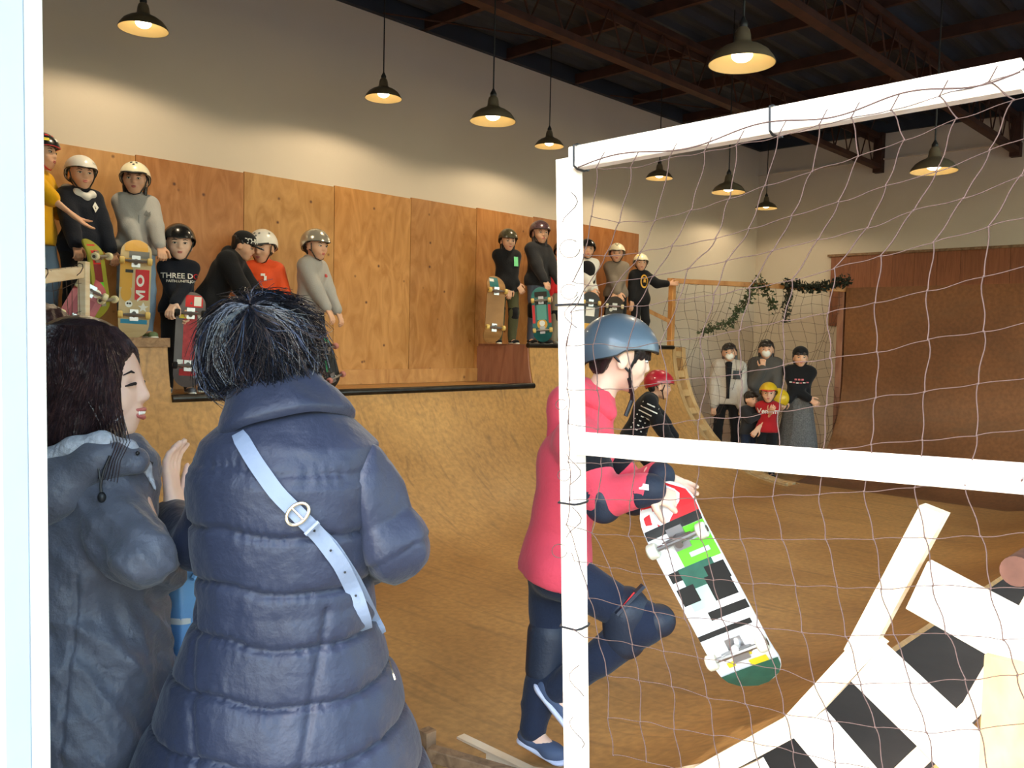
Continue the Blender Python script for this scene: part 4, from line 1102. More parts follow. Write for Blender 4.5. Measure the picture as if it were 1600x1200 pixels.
def pose(base, facing, h, hs, lean=0.0, side=0.0, crouch=0.0, hL=None, hR=None, yaw=0, pitch=0, tilt=0, stance=.11, toe=12, elL=None, elR=None, headf=0.0):
    """standing pose. base = floor point, facing = level direction; hands given as (right, forward, up) fractions of height from the base"""
    f = nrm(facing); f = nrm(V((f.x, f.y, 0))); rt = f.cross(V((0, 0, 1))); up = V((0, 0, 1)); b = V(base)
    Lb = h - hs * 1.12; k_ = Lb / 1.33
    W = lambda x, y, z: b + rt * x + f * y + up * z
    hipz = .885 * k_ * (1 - crouch)
    pel = W(side * .3, 0, hipz + .04 * k_)
    spine = nrm(up + f * lean + rt * side)
    waist = pel + spine * .13 * k_; chest = pel + spine * .31 * k_; neck = pel + spine * .455 * k_
    shc = pel + spine * .405 * k_
    J = {'front': nrm(f - spine * f.dot(spine)), 'pel': pel, 'waist': waist, 'chest': chest, 'neck': neck, 'shL': shc - rt * .138 * k_, 'shR': shc + rt * .138 * k_}
    a = math.radians(yaw); hf = f * math.cos(a) + rt * math.sin(a); p_ = math.radians(pitch)
    hu = nrm(up * math.cos(p_) + hf * math.sin(p_) + rt * tilt); hf = nrm(hf * math.cos(p_) - up * math.sin(p_))
    J['hf'], J['hu'] = hf, hu
    J['head'] = neck + nrm(spine + hf * (.25 + headf)) * hs * .60
    for q, s_ in (('L', -1), ('R', 1)):
        J['hip' + q] = pel + rt * s_ * .085 * k_ - up * .03 * k_
        an = W(s_ * stance * k_, .0, .075 * k_); t_ = math.radians(toe) * s_
        J['an' + q] = an; J['kn' + q], _ = ik(J['hip' + q], an, .42 * k_, .41 * k_, f + rt * s_ * .25)
        J['toe' + q] = an + (f * math.cos(t_) + rt * math.sin(t_)) * .15 * k_ - up * .035 * k_
        hd = hL if q == 'L' else hR
        if hd is None: hd = (s_ * .16, .05, .47)
        tgt = W(*(c_ * h for c_ in hd)); pole = (elL if q == 'L' else elR) or (s_ * .6, -.7, -.4)
        pole = rt * pole[0] + f * pole[1] + up * pole[2]
        J['el' + q], J['wr' + q] = ik(J['sh' + q], tgt, .27 * k_, .235 * k_, pole)
    return J, k_

# ------------------------------------------------------------------ skateboards
M_deckply = wood('maple deck edge', srgb(190, 150, 96), srgb(214, 176, 120), (2, 2, 8), 0.5, grain=3)
M_grip = mat('grip tape', srgb(24, 24, 26), 0.95, bump=(200, 0.3))
M_truck = mat('cast metal', srgb(170, 170, 172), 0.3, 0.9)
M_wheel = mat('cream wheel', srgb(226, 216, 178), 0.45)
M_bear = mat('bearing metal', srgb(120, 112, 100), 0.35, 0.8)
def board(label, top, bot, out, base_mat, width=.2, length=None, wheel=M_wheel, graphics=(), truck=M_truck, group=None):
    """board standing or held: top/bot = its two ends, out = direction the underside faces"""
    top, bot, out = V(top), V(bot), nrm(out)
    ax = (top - bot); L_ = length or ax.length; ax.normalize(); out = nrm(out - ax * out.dot(ax)); sd = ax.cross(out)
    c = (top + bot) / 2
    M = Matrix((sd, ax, out)).transposed().to_4x4(); M.translation = c
    root = thing('skateboard', label, 'skateboard', group=group, M=M)
    I4 = Matrix.Identity(4)
    def part(mb, name, m_, parent=root, sm=False):
        o = mb.build(name, m_, None, sm); o.parent = parent; return o
    hl, hw, r_ = L_ / 2, width / 2, width / 2
    def zc(y):     # kicked nose and tail bend away from the underside
        e = abs(y) - (hl - .16 * L_ / .8)
        return -(max(e, 0) ** 1.35) * 1.1
    ny, nx = 30, 8; vs = []; fs = []
    def hwy(y):
        e = abs(y) - (hl - r_)
        return math.sqrt(max(r_ * r_ - e * e, 0)) if e > 0 else hw
    for lay in (0, 1):
        for j in range(ny + 1):
            y = -hl + L_ * j / ny; y = -hl * math.cos(math.pi * j / ny) if True else y
            for i in range(nx + 1):
                x = hwy(y) * (2 * i / nx - 1); vs.append((x, y, zc(y) - .004 * (x / hw) ** 2 * -1 - lay * .011))
    n = (nx + 1) * (ny + 1)
    for j in range(ny):
        for i in range(nx):
            a = j * (nx + 1) + i; fs.append((a, a + 1, a + nx + 2, a + nx + 1)); fs.append((n + a, n + a + nx + 1, n + a + nx + 2, n + a + 1))
        for i in (0, nx):
            a = j * (nx + 1) + i; fs.append((a, a + nx + 1, n + a + nx + 1, n + a) if i == 0 else (a, n + a, n + a + nx + 1, a + nx + 1))
    dk = part(MB().add(vs, fs), 'deck', base_mat, sm=50)
    gt = MB(); gt.add([(v_[0] * .98, v_[1] * .99, v_[2] - .0015) for v_ in vs[n:]], [tuple(reversed([q for q in f])) for f in [(j * (nx + 1) + i, j * (nx + 1) + i + 1, (j + 1) * (nx + 1) + i + 1, (j + 1) * (nx + 1) + i) for j in range(ny) for i in range(nx)]])
    part(gt, 'grip_tape', M_grip)
    wb_ = L_ * .27
    for y in (-wb_, wb_):
        t = MB(); t.box((0, y, .008), (.055, .08, .008)); t.tube([(0, y, .01), (0, y * .93, .045)], [.018, .014], 8); t.tube([(-.07, y, .043), (.07, y, .043)], .0085, 8); t.tube([(-.05, y, .038), (0, y * 1.0, .028), (.05, y, .038)], .012, 6)
        to = part(t, 'truck', truck, sm=True)
        for x in (-1, 1):
            wm = MB().lathe([(.001, -.016), (.020, -.017), (.0255, -.012), (.0265, 0), (.0255, .012), (.020, .017), (.001, .016)], (x * .088, y, .043), 18, Matrix.Rotation(R(90), 3, 'Y'))
            wo = part(wm, 'wheel', wheel, sm=True)
            bo = MB().lathe([(.001, 0), (.011, 0), (.011, .002), (.001, .002)], (x * .105, y, .043), 12, Matrix.Rotation(R(90) * x, 3, 'Y')); b2 = part(bo, 'bearing', M_bear, wo)
    for gi, (cx, cy, shp, mm) in enumerate(graphics):    # printed shapes on the underside, x across, y along (0 centre, fractions)
        pts = []
        v2, f2 = shp
        bm = bmesh.new(); vv = [bm.verts.new((x_ + cx * width, y_ + cy * L_, 0)) for x_, y_ in v2]
        for f in f2:
            try: bm.faces.new([vv[i] for i in f])
            except Exception: pass
        bmesh.ops.triangulate(bm, faces=bm.faces[:]); bmesh.ops.subdivide_edges(bm, edges=bm.edges[:], cuts=2)
        bmesh.ops.triangulate(bm, faces=bm.faces[:])
        bm.verts.index_update(); mb = MB()
        def cl(v_):
            y_ = max(-hl * .995, min(hl * .995, v_.y)); w_ = hwy(y_) * .985; x_ = max(-w_, min(w_, v_.x)); return (x_, y_, zc(y_) + .004 * (x_ / hw) ** 2 + .0008 + .0003 * gi)
        mb.v = [cl(v_.co) for v_ in bm.verts]; mb.f = [tuple(q.index for q in f.verts) for f in bm.faces]; bm.free()
        part(mb, 'print', mm, dk)
    return root
# ------------------------------------------------------------------ cast on the decks
ZL, ZH = 1.128, 1.538
TOCAM = -FX
def spot(px, v_, z_):
    """floor point at height z_ on line v=v_, seen in picture column px"""
    p = on_v(px, 530, v_); return V((p.x, v_, z_))
def hgt(px, ytop, v_, z_): return on_v(px, ytop, v_).z - z_
def facing(p, deg):
    """direction towards the camera turned by deg (positive = towards picture right)"""
    d = -V((p.x, p.y, 0)).normalized(); a = math.radians(deg)
    return V((d.x * math.cos(a) - d.y * math.sin(a), d.x * math.sin(a) + d.y * math.cos(a), 0))
C_black = cloth('black cotton', srgb(24, 24, 28)); C_navy = cloth('navy cotton', srgb(26, 30, 42)); C_yellow = cloth('yellow jersey', srgb(232, 172, 20))
C_grey = cloth('grey fleece', srgb(168, 164, 160)); C_lgrey = cloth('light grey fleece', srgb(172, 170, 168)); C_orange = cloth('orange shell', srgb(232, 84, 36), .6)
C_red = cloth('red cotton', srgb(206, 40, 44)); C_white = cloth('white cotton', srgb(226, 224, 220)); C_jean = cloth('pale denim', srgb(128, 150, 176)); C_djean = cloth('dark denim', srgb(34, 42, 62))
C_char = cloth('charcoal cotton', srgb(44, 44, 48)); C_khaki = cloth('khaki cotton', srgb(120, 108, 78)); C_camo = cloth('camouflage cotton', srgb(78, 78, 54))
C_fleece = cloth('cream fleece', srgb(196, 186, 176), .95, .8, 40)
G_black = mat('glossy black helmet', srgb(26, 26, 28), .25, coat=.5); G_white = mat('white helmet', srgb(232, 228, 222), .28, coat=.4); G_cream = mat('cream helmet', srgb(232, 224, 196), .3, coat=.4)
G_silver = mat('silver helmet', srgb(196, 190, 176), .22, .6, coat=.4); G_mauve = mat('dark mauve helmet', srgb(88, 66, 74), .3, .3, coat=.4, var=(60, .5)); G_blue = mat('steel blue helmet', srgb(84, 100, 116), .4, coat=.3)
S_red = mat('red print', srgb(206, 36, 44), .5); S_white = mat('white print', srgb(236, 234, 228), .5); S_yel = mat('yellow print', srgb(232, 214, 50), .5); S_black = mat('black print', srgb(20, 20, 20), .5)
S_green = mat('green print', srgb(90, 210, 50), .5); S_blue = mat('blue print', srgb(60, 150, 190), .5); S_mint = mat('mint print', srgb(120, 220, 150), .5); S_gold = mat('gold print', srgb(214, 160, 50), .5); S_grey = mat('grey print', srgb(120, 122, 122), .5)
S_pink = mat('pink print', srgb(204, 110, 118), .5); S_olive = mat('olive print', srgb(150, 150, 50), .5); S_teal = mat('teal print', srgb(30, 110, 112), .5); S_brown = mat('brown print', srgb(130, 90, 60), .5)
W_yel = mat('amber wheel', srgb(222, 190, 110), .45)
DECKV = 6.34
GK = 'skaters waiting on the deck'
def sgn(t): return (rect(*t))
def chestpt(f, up=.0, x=.0):
    J = f['J']; c = V(J['chest']).lerp(V(J['neck']), .1 + up); rt = nrm(V(J['shR']) - V(J['shL'])); return c + rt * x + J['front'] * .1
def print_on(f, shape, m_, up=0.0, x=0.0, name='print', part='top', sub=1):
    J = f['J']; fr_ = nrm(J['front']); rt = nrm(V(J['shR']) - V(J['shL'])); upv = (-rt).cross(fr_) ; upv = rt.cross(fr_)
    if upv.z < 0: upv = -upv
    X = upv.cross(fr_)      # reads left to right when looking at the chest
    o = decal(name, shape, chestpt(f, up) + X * x, X, upv, m_, f[part], bvh_of(f[part]), .010, .4, sub=sub)
    return fixsub(o, f[part])

def kneepads(f, m_, shin=False):
    J, k_ = f['J'], f['k']
    for q in 'LR':
        kn, an, hp = V(J['kn' + q]), V(J['an' + q]), V(J['hip' + q])
        S = Sdf(.007, .02); S.cap(kn.lerp(hp, .13), kn.lerp(an, .16), .086 * k_, .078 * k_); S.ell(kn + nrm(J['front']) * .052 * k_, (.045 * k_, .045 * k_, .06 * k_))
        sdf_obj('knee_pad', S, m_, f['root'])
def elbowpads(f, m_):
    J, k_ = f['J'], f['k']
    for q in 'LR':
        el, sh, wr = V(J['el' + q]), V(J['sh' + q]), V(J['wr' + q])
        S = Sdf(.007, .02); S.cap(el.lerp(sh, .2), el.lerp(wr, .25), .084 * k_, .076 * k_); sdf_obj('elbow_pad', S, m_, f['root'])

# 1 yellow shirt, far left, looks right, arm out
def kid(px, ytop, v_, z_, turn, label, mats, hsr=5.6, **kw):
    p = spot(px, v_, z_); h = hgt(px, ytop, v_, z_); helm = .0
    extra = .07 if (mats.get('helmet') or mats.get('cap')) else .02
    h_ = h - extra * h / 1.3 * .5
    hs = h_ / hsr; fc = facing(p, turn)
    hd = kw.pop('hands', None); grp = kw.pop('group', GK)
    J, k_ = pose(p, fc, h_, hs, **kw)
    f = figure(label, p, J, k_, hs, None, mats, voxel=.013, hv=.0075, hands=hd, group=grp, seed=int(px))
    f['p'] = p; f['h'] = h_; f['rt'] = fc.cross(V((0, 0, 1))); f['f'] = fc
    return f
stA = [(-.2, .3, rect(.3, .12), S_white, 0), (.9, .25, rect(.28, .1), S_yel, 0), (.6, .5, rect(.4, .08), S_red, 0), (1.6, .2, rect(.25, .12), S_white, 0), (-.6, .6, rect(.2, .1), S_white, 0)]
k1 = kid(58, 211, DECKV, ZH, 62, 'person in yellow T-shirt and black stickered helmet holding one arm out', dict(top=(C_yellow, .028, .35, .12), topname='t_shirt', legs=(C_jean, .02), shoe=C_black, hair=(H_dark, 'bob'), helmet=G_black, hk=dict(stickers=stA, mstrap=S_red), fold=.012), hsr=5.8, hR=(.10, .30, .56), hL=(-.2, .10, .50), elR=(.3, -.2, -1), toe=10, hands={'R': dict(n=(0, 0, 1), curl=.15, side=-1), 'L': dict(curl=.4)})
stB = [(-1.75, .22, disc(.085), S_red, 0), (-.75, .22, text_poly('hora', .11), S_black, 0), (-.3, .8, disc(.05), S_red, 0)]
k2 = kid(126, 248, DECKV, ZH, 28, 'person in long black sweatshirt with white hood collar and white helmet with a red dot', dict(top=(C_navy, .035, 1.0, .14), topname='sweatshirt', legs=(C_black, .02), shoe=C_black, hair=(H_dark, 'short'), helmet=G_white, hk=dict(stickers=stB)), yaw=12, hR=(.10, .17, .45), hL=(-.14, .14, .42), hands={'R': dict(n=(0, 0, -1), curl=.9), 'L': dict(curl=.9)})
# white hood collar
J = k2['J']; S = Sdf(.008, .02); rt_ = nrm(V(J['shR']) - V(J['shL'])); nk = V(J['neck']) + V((0, 0, .022))
for x in (-1, 1): S.cap(nk - J['front'] * .07 + rt_ * .05 * x, nk + J['front'] * .055 + rt_ * .055 * x - V((0, 0, .03)), .034, .028); 
S.cap(nk - J['front'] * .07 - rt_ * .06, nk - J['front'] * .07 + rt_ * .06, .04); S.cap(nk + J['front'] * .06 - rt_ * .05 - V((0, 0, .03)), nk + J['front'] * .08 - V((0, 0, .055)), .025); S.cap(nk + J['front'] * .06 + rt_ * .05 - V((0, 0, .03)), nk + J['front'] * .08 - V((0, 0, .055)), .025)
sdf_obj('hood', S, C_white, k2['root'])
print_on(k2, poly([(0, -.038), (.026, 0), (0, .038), (-.026, 0)]), S_white, .0, .055)
print_on(k2, poly([(0, -.018), (.010, -.002), (.004, .018), (-.008, .004)]), S_black, .0, .055)
k3 = kid(212, 258, DECKV, ZH, 12, 'child in pale grey zip jacket and cream helmet with black peak', dict(top=(C_lgrey, .032, 1.0, .07), topname='zip_jacket', collar=True, legs=(C_jean, .015), shoe=mat('green grey shoe', srgb(120, 140, 100), .7), hair=(H_dark, 'mid'), helmet=G_cream, hk=dict(brim=(M_black, .30), vents=S_black), fold=.012), yaw=18, hR=(-.03, .19, .40), hL=(-.10, .19, .52), hands={'R': dict(n=(0, .2, -1), curl=.9), 'L': dict(curl=1.0)})
J = k3['J']; nk = V(J['neck']); MB().tube([nk + J['front'] * .09 * k3['k'] - V((0, 0, .04)), V(J['chest']) + J['front'] * .135 * k3['k'], V(J['waist']) + J['front'] * .135 * k3['k'], V(J['pel']) + J['front'] * .145 * k3['k']], .004, 5).build('zip', S_grey, k3['root'])
print_on(k3, poly([(-.02, -.02), (0, .02), (.012, 0), (.03, .012), (.015, -.03)]), S_grey, -.1, .05)
k4 = kid(279, 354, 6.25, ZL, 4, 'small child in navy sweatshirt lettered THREE DC and black helmet, board in front', dict(top=(C_navy, .026, 1.0, .05), topname='sweatshirt', legs=(C_black, .015), shoe=mat('grey shoe', srgb(110, 110, 116), .7), hair=(H_dark, 'short'), helmet=G_black, skin=SKP), hsr=5.0, yaw=0, pitch=4, stance=.10, hR=(-.055, .17, .41), hL=(.06, .20, .50), elR=(1, -.3, -.3), elL=(-1, -.3, -.2), hands={'R': dict(n=(-1, .2, 0), curl=.9, side=-1), 'L': dict(n=(0, 0, -1), curl=.9)})
print_on(k4, text_poly('THREE D', .056, .0006), S_white, -.10, -.018, sub=2); print_on(k4, text_poly('C', .056, .0006), S_red, -.10, .112, sub=2); print_on(k4, text_poly('FAITH.UNITE.JOY', .027, .0003), S_white, -.48, 0.01, sub=2)
# 5 coach in black cap, bending right
k5 = kid(328, 338, 6.3, ZL, 70, 'person in black jacket and black cap bending forward to talk to the child in orange', dict(top=(C_black, .035, 1.0, .08), topname='jacket', hood=True, collar=True, legs=(C_black, .02), shoe=mat('blue grey shoe', srgb(70, 80, 110), .7), hair=(H_dark, 'short'), cap=1), hsr=6.6, group=GK, lean=.55, yaw=0, pitch=22, crouch=.06, hR=(.02, .35, .38), hL=(-.02, .38, .42), stance=.14)
P, Mx, s = k5['P'], k5['Mx'], k5['s']
S = Sdf(.007, .015); S.ell(P(0, -.05, .22), (.40 * s, .47 * s, .36 * s), Mx); S.cut(P(0, 0, .13), Mx @ V((0, 0, -1))); cap_ = sdf_obj('cap', S, C_black, k5['root'])
S = Sdf(.006, .01); S.ell(P(0, .50, .15), (.27 * s, .30 * s, .035 * s), Mx); fixsub(sdf_obj('peak', S, C_black, cap_), cap_)
pp = P(.16, .36, .30); nn = Mx @ V((.45, .85, .2)); X = V((0, 0, 1)).cross(nn).normalized()
fixsub(decal('print', text_poly('THRE', .055, .001), pp, X, nn.cross(X), S_white, cap_, bvh_of(cap_), .003, .1), cap_)
# 6 orange jacket child
k6 = kid(412, 363, 6.42, ZL, -5, 'small child in orange jacket and white dotted helmet, mostly behind the bending person', dict(top=(C_orange, .035, 1.0, .06), topname='jacket', hood=True, collar=True, legs=(C_black, .02), shoe=C_black, hair=(H_dark, 'short'), helmet=G_white, hk=dict(brim=(M_black, .16), vents=S_grey)), hsr=5.2, yaw=20, pitch=14)
print_on(k6, rect(.035, .02), S_white, .12, .0); print_on(k6, rect(.02, .04), S_white, -.15, .02); print_on(k6, rect(.03, .02), S_white, -.05, -.09)
# 7 grey hoodie with silver helmet, looks right
k7 = kid(484, 361, 6.2, ZL, 58, 'person in grey hoodie and shiny silver helmet looking to the right', dict(top=(C_grey, .034, 1.0, .06), topname='hoodie', hood=True, collar=True, legs=(C_char, .02), shoe=mat('white black shoe', srgb(150, 150, 150), .7), hair=(H_dark, 'short'), helmet=G_silver, hk=dict(stickers=[(-1.3, .3, rect(.3, .12), S_yel, 0)]), fold=.013), hsr=5.6, yaw=14, pitch=6, lean=.05, hR=(.05, .22, .42), hL=(-.10, .20, .40), crouch=.0, toe=5)
print_on(k7, text_poly('oo', .05, .003), S_red, .0, .04)
# right-hand group on the far high deck
k8 = kid(789, 360, DECKV, ZH, 20, 'long haired person in black hoodie and camouflage helmet, left end of right group', dict(top=(C_black, .035, 1.0, .10), topname='hoodie', hood=True, collar=True, legs=(C_camo, .02), shoe=C_black, hair=(H_dark, 'long'), helmet=mat('camouflage helmet', srgb(70, 66, 48), .3, var=(50, .6), coat=.4)), yaw=0, pitch=8, hR=(-.16, .10, .42), hL=(.02, .12, .38))
kneepads(k8, C_black); print_on(k8, rect(.05, .10), S_mint, -.05, .07)
k9 = kid(838, 347, DECKV, ZH, 40, 'person in black jacket and dark mauve helmet holding the teal board', dict(top=(C_char, .035, 1.0, .08), topname='jacket', collar=True, legs=(cloth('grey denim', srgb(96, 104, 124)), .015), shoe=C_black, hair=(H_brown, 'long'), helmet=G_mauve, skin=SK), yaw=15, hR=(.05, .22, .42), hL=(-.10, .22, .43), hands={'R': dict(curl=1), 'L': dict(curl=1)})
kneepads(k9, C_black)
k10 = kid(874, 378, 6.4, ZH, 30, 'person in red top mostly hidden behind the white net post', dict(top=(C_red, .03, 1.0, .05), topname='sweatshirt', legs=(cloth('stone cotton', srgb(150, 140, 120)), .02), shoe=mat('checked shoe', srgb(150, 150, 140), .7), hair=(H_dark, 'short'), helmet=G_black), yaw=10)
kneepads(k10, C_black)
k11 = kid(913, 375, DECKV, ZH, 10, 'person in white shirt, black vest and black helmet just right of the post', dict(top=(C_white, .03, 1.0, .05), topname='shirt', collar=True, legs=(C_khaki, .03, .25), shoe=C_black, hair=(H_dark, 'short'), helmet=G_black), yaw=0, hR=(-.06, .16, .50), hL=(.08, .16, .42))
J = k11['J']; S = Sdf(.01, .02); S.cap(V(J['waist']) + J['front'] * .03, V(J['chest']) + J['front'] * .03, .150 * k11['k'], .152 * k11['k'], flat=(J['front'], .9)); sdf_obj('vest', S, C_black, k11['root'])
k12 = kid(960, 382, DECKV, ZH, 5, 'person in grey brown hoodie and cream helmet with black vents among the right group', dict(top=(cloth('taupe fleece', srgb(128, 116, 104)), .034, 1.0, .07), topname='hoodie', hood=True, legs=(C_black, .02), shoe=C_black, hair=(H_dark, 'short'), helmet=G_cream, hk=dict(vents=S_black)), yaw=5, hR=(-.05, .17, .44), hL=(.05, .17, .44))
k13 = kid(997, 398, 6.2, ZH, 35, 'person in black T-shirt with gold ring print leaning an arm on the rail', dict(top=(C_black, .034, .9, .10), topname='t_shirt', legs=(C_black, .02), shoe=C_black, hair=(H_dark, 'short'), helmet=G_cream, hk=dict(stickers=[(.6, .4, rect(.22, .1), S_yel, 0)])), yaw=25, hL=(-.34, .10, .72), hR=(.14, .05, .45), elL=(-.3, -.5, -1))
ring = ([(math.cos(a) * r_ * .055, math.sin(a) * r_ * .085) for r_ in (.75, 1) for a in [6.2832 * i / 20 for i in range(20)]], [(i, (i + 1) % 20, 20 + (i + 1) % 20, 20 + i) for i in range(20)])
print_on(k13, ring, S_gold, -.25, .0, sub=0); print_on(k13, disc(.018), S_gold, -.15, .0); print_on(k13, rect(.05, .008), S_gold, -.35, 0); print_on(k13, rect(.05, .014), S_gold, .15, -.0)

# ------------------------------------------------------------------ boards held on the decks
def bd2(label, pt_, pb__, v_, out, base, zf=None, **kw):
    a, b = on_v(*pt_, v_), on_v(*pb__, v_)
    if zf is not None: dz = zf - b.z; a.z += dz; b.z += dz
    return board(label, a, b, out, base, **kw)
oc = facing(spot(213, 6.0, 1.5), 0)
og = [(-.30, .22, rect(.08, .30), S_gold), (-.28, -.05, disc(.035, 14, .06), S_gold), (.22, .05, rect(.09, .56), S_red), (.16, .08, ([(math.cos(a) * .026 * r_, math.sin(a) * .042 * r_) for r_ in (.55, 1) for a in [6.2832 * i / 16 for i in range(16)]], [(i, (i + 1) % 16, 16 + (i + 1) % 16, 16 + i) for i in range(16)]), S_white), (.18, -.06, poly([(-.03, .03), (.03, .03), (.03, .015), (-.012, .012), (.028, -.01), (-.02, -.05), (-.02, -.035), (.0, -.012), (-.03, .01)]), S_white), (.28, -.19, poly([(0, .04), (.012, .012), (.035, .012), (.014, -.004), (.022, -.03), (0, -.014), (-.022, -.03), (-.014, -.004), (-.035, .012), (-.012, .012)]), S_white), (-.18, -.16, disc(.024), S_white), (-.22, -.155, disc(.007), S_black), (-.14, -.155, disc(.007), S_black), (-.2, .17, rect(.05, .022), S_black), (0, -.335, rect(.17, .03), S_blue), (.1, .34, rect(.13, .05), S_grey), (-.0, .44, rect(.15, .09), S_gold)]
bd2('yellow and red printed skateboard standing upright in front of the child in pale grey jacket', (214, 373), (208, 528), 6.06, oc, wood('cream deck', srgb(212, 186, 140), srgb(226, 204, 160), grain=2), graphics=og, wheel=W_yel)
bd2('grey skateboard with worn red print held upright by the child lettered THREE DC', (300, 455), (292, 606), 6.02, facing(spot(295, 6, 1.1), 0), mat('worn grey deck', srgb(104, 98, 98), .6, var=(8, .15)), truck=M_truck, wheel=M_grip,
    graphics=[(0, .0, rect(.09, .42), mat('worn red print', srgb(178, 56, 60), .6, var=(30, .25))), (.1, .40, rect(.12, .09), S_red), (.22, .40, rect(.05, .07), S_white), (-.14, .235, rect(.10, .028), S_yel), (.32, .24, poly([(0, -.03), (.022, .005), (.01, .025), (-.022, .015)]), S_white), (-.28, -.235, rect(.04, .035), S_white), (.3, -.24, rect(.045, .045), S_white), (0, -.34, rect(.12, .05), mat('worn red print', srgb(178, 56, 60)))])
bd2('olive and red skateboard seen almost edge on beside the black sweatshirt', (146, 372), (163, 498), 6.02, facing(spot(150, 6, 1.5), 62), S_olive, graphics=[(0, .28, rect(.1, .16), S_red), (0, .05, rect(.1, .14), mat('maroon print', srgb(120, 30, 40), .5)), (0, -.12, rect(.1, .08), S_green), (0, -.25, rect(.1, .1), S_red)], wheel=M_wheel)
bd2('pink skateboard leaning low beside the white post at the left', (152, 436), (104, 520), 5.95, facing(spot(130, 6, 1.5), 10), mat('pink deck', srgb(176, 84, 92), .5, var=(9, .2)), graphics=[(0, -.1, rect(.12, .2), mat('deep pink print', srgb(150, 56, 70), .5)), (.2, .28, disc(.03), S_white)], wheel=M_wheel, width=.2)
bd2('black skateboard with a green nose leaning beside the person in grey hoodie', (503, 522), (524, 604), 6.02, facing(spot(510, 6, 1.1), 50), mat('black deck', srgb(30, 32, 34), .5), graphics=[(0, .42, rect(.19, .14), mat('green nose print', srgb(30, 130, 84), .5)), (-.2, .05, rect(.03, .5), mat('green nose print', srgb(30, 130, 84)))], wheel=mat('pink wheel', srgb(190, 120, 110), .5), width=.19, zf=ZL + .012)
bd2('plain wooden skateboard held upright at the left of the right group', (777, 428), (770, 534), 6.05, facing(spot(770, 6, 1.5), 25), wood('worn maple deck', srgb(140, 100, 56), srgb(176, 128, 74), grain=2), graphics=[(-.1, .40, rect(.10, .10), S_teal), (-.2, .43, rect(.05, .03), S_white)], wheel=W_yel, zf=ZH + .012)
bd2('teal skateboard with red rails and a cream emblem, held by the person in mauve helmet', (844, 449), (849, 535), 6.05, facing(spot(846, 6, 1.5), 0), mat('teal deck', srgb(36, 104, 104), .4, var=(12, .2)), graphics=[(-.42, 0.02, rect(.028, .56), S_red), (.42, 0.02, rect(.028, .56), S_red), (0, .30, rect(.13, .14), S_black), (0, -.17, disc(.055), S_gold), (0, -.15, disc(.03), S_white), (0, .05, rect(.10, .16), mat('pale teal print', srgb(90, 160, 150), .5))], wheel=W_yel)
bd2('skateboard with sticker covered underside held upright just right of the post', (925, 455), (918, 535), 6.05, facing(spot(920, 6, 1.5), 10), mat('dark slate deck', srgb(52, 56, 62), .5), graphics=[(0, .1, rect(.1, .1), S_white), (0, -.2, rect(.12, .08), S_gold)], wheel=W_yel)
bd2('dark skateboard held flat against the legs of the taupe hoodie', (962, 462), (955, 537), 6.0, facing(spot(958, 6, 1.5), 0), mat('ink deck', srgb(40, 36, 34), .5), graphics=[(-.2, .2, disc(.02), S_white), (.1, 0, rect(.1, .06), S_red)], wheel=M_wheel)

# ------------------------------------------------------------------ far group in the gap
GF = 'people standing behind the far net'
def far(px, ytop, yb, label, mats, turn=0, hsr=6.6, **kw):
    d = kw.pop('dep', 10.9)
    p = at(px, 735, d); p.z = 0.0; h = at(px, ytop, d).z
    hs = h / hsr; fc = facing(p, turn); hd = kw.pop('hands', None)
    J, k_ = pose(p, fc, h, hs, **kw)
    f = figure(label, p, J, k_, hs, None, mats, voxel=.015, hv=.009, hands=hd, group=GF, seed=int(px)); f['p'] = p
    return f
f1 = far(1133, 541, 0, 'person in cream fleece jacket, white face mask and black trousers behind the far net', dict(top=(C_fleece, .045, 1.0, .08), topname='fleece_jacket', legs=(C_black, .01), shoe=C_black, hair=(H_dark, 'mid'), mask=S_white), lean=0, hL=(-.11, .05, .48), hR=(.11, .05, .48), tilt=.1, toe=15)
J = f1['J']
MB().tube([V(J['neck']) + J['front'] * .07, V(J['chest']) + J['front'] * .155, V(J['waist']) + J['front'] * .145, V(J['pel']) + J['front'] * .155], [.05, .035, .02, .02], 8).build('inner_shirt', C_black, f1['root'], True)
print_on(f1, rect(.11, .11), S_black, -.1, .11); 
f2 = far(1190, 536, 0, 'person with long hair and white face mask in grey coat, hand at the chin', dict(top=(cloth('grey wool', srgb(84, 80, 78)), .04, 1.0, .30), topname='coat', collar=True, hipw=1.1, legs=(C_djean, .02), shoe=C_black, hair=(H_dark, 'long'), mask=S_white), hR=(.02, .12, .80), hL=(-.06, .14, .55), elR=(.3, 0, -1), hands={'R': dict(d=(0, 0, 1), curl=1.1)})
f3 = far(1243, 549, 0, 'person in black beanie and black printed sweater with long grey skirt, arms folded', dict(top=(C_black, .035, 1.0, .02), topname='sweater', collar=True, legs=(C_black, .01), shoe=C_black, hair=(H_brown, 'bob')), hR=(-.08, .14, .62), hL=(.08, .14, .60), elR=(1, 0, -.6), elL=(-1, 0, -.6), yaw=-8, dep=10.7)
P, Mx, s = f3['P'], f3['Mx'], f3['s']
S = Sdf(.008, .02); S.ell(P(0, -.06, .24), (.42 * s, .48 * s, .40 * s), Mx); S.cut(P(0, 0, .14), Mx @ V((0, 0, -1))); sdf_obj('beanie', S, C_black, f3['root'])
J = f3['J']; S = Sdf(.014, .03); S.cap(V(J['pel']) + V((0, 0, .1)), V((J['pel'].x, J['pel'].y, .22)), .15, .27); S.cut((0, 0, .14), (0, 0, -1)); S.cut(V(J['pel']) + V((0, 0, .12)), (0, 0, 1))
sdf_obj('skirt', S, mat('grey tweed', srgb(104, 100, 98), .95, bump=(60, .6), var=(70, .35)), f3['root'], disp=folds(.014, 26, 3, 5))
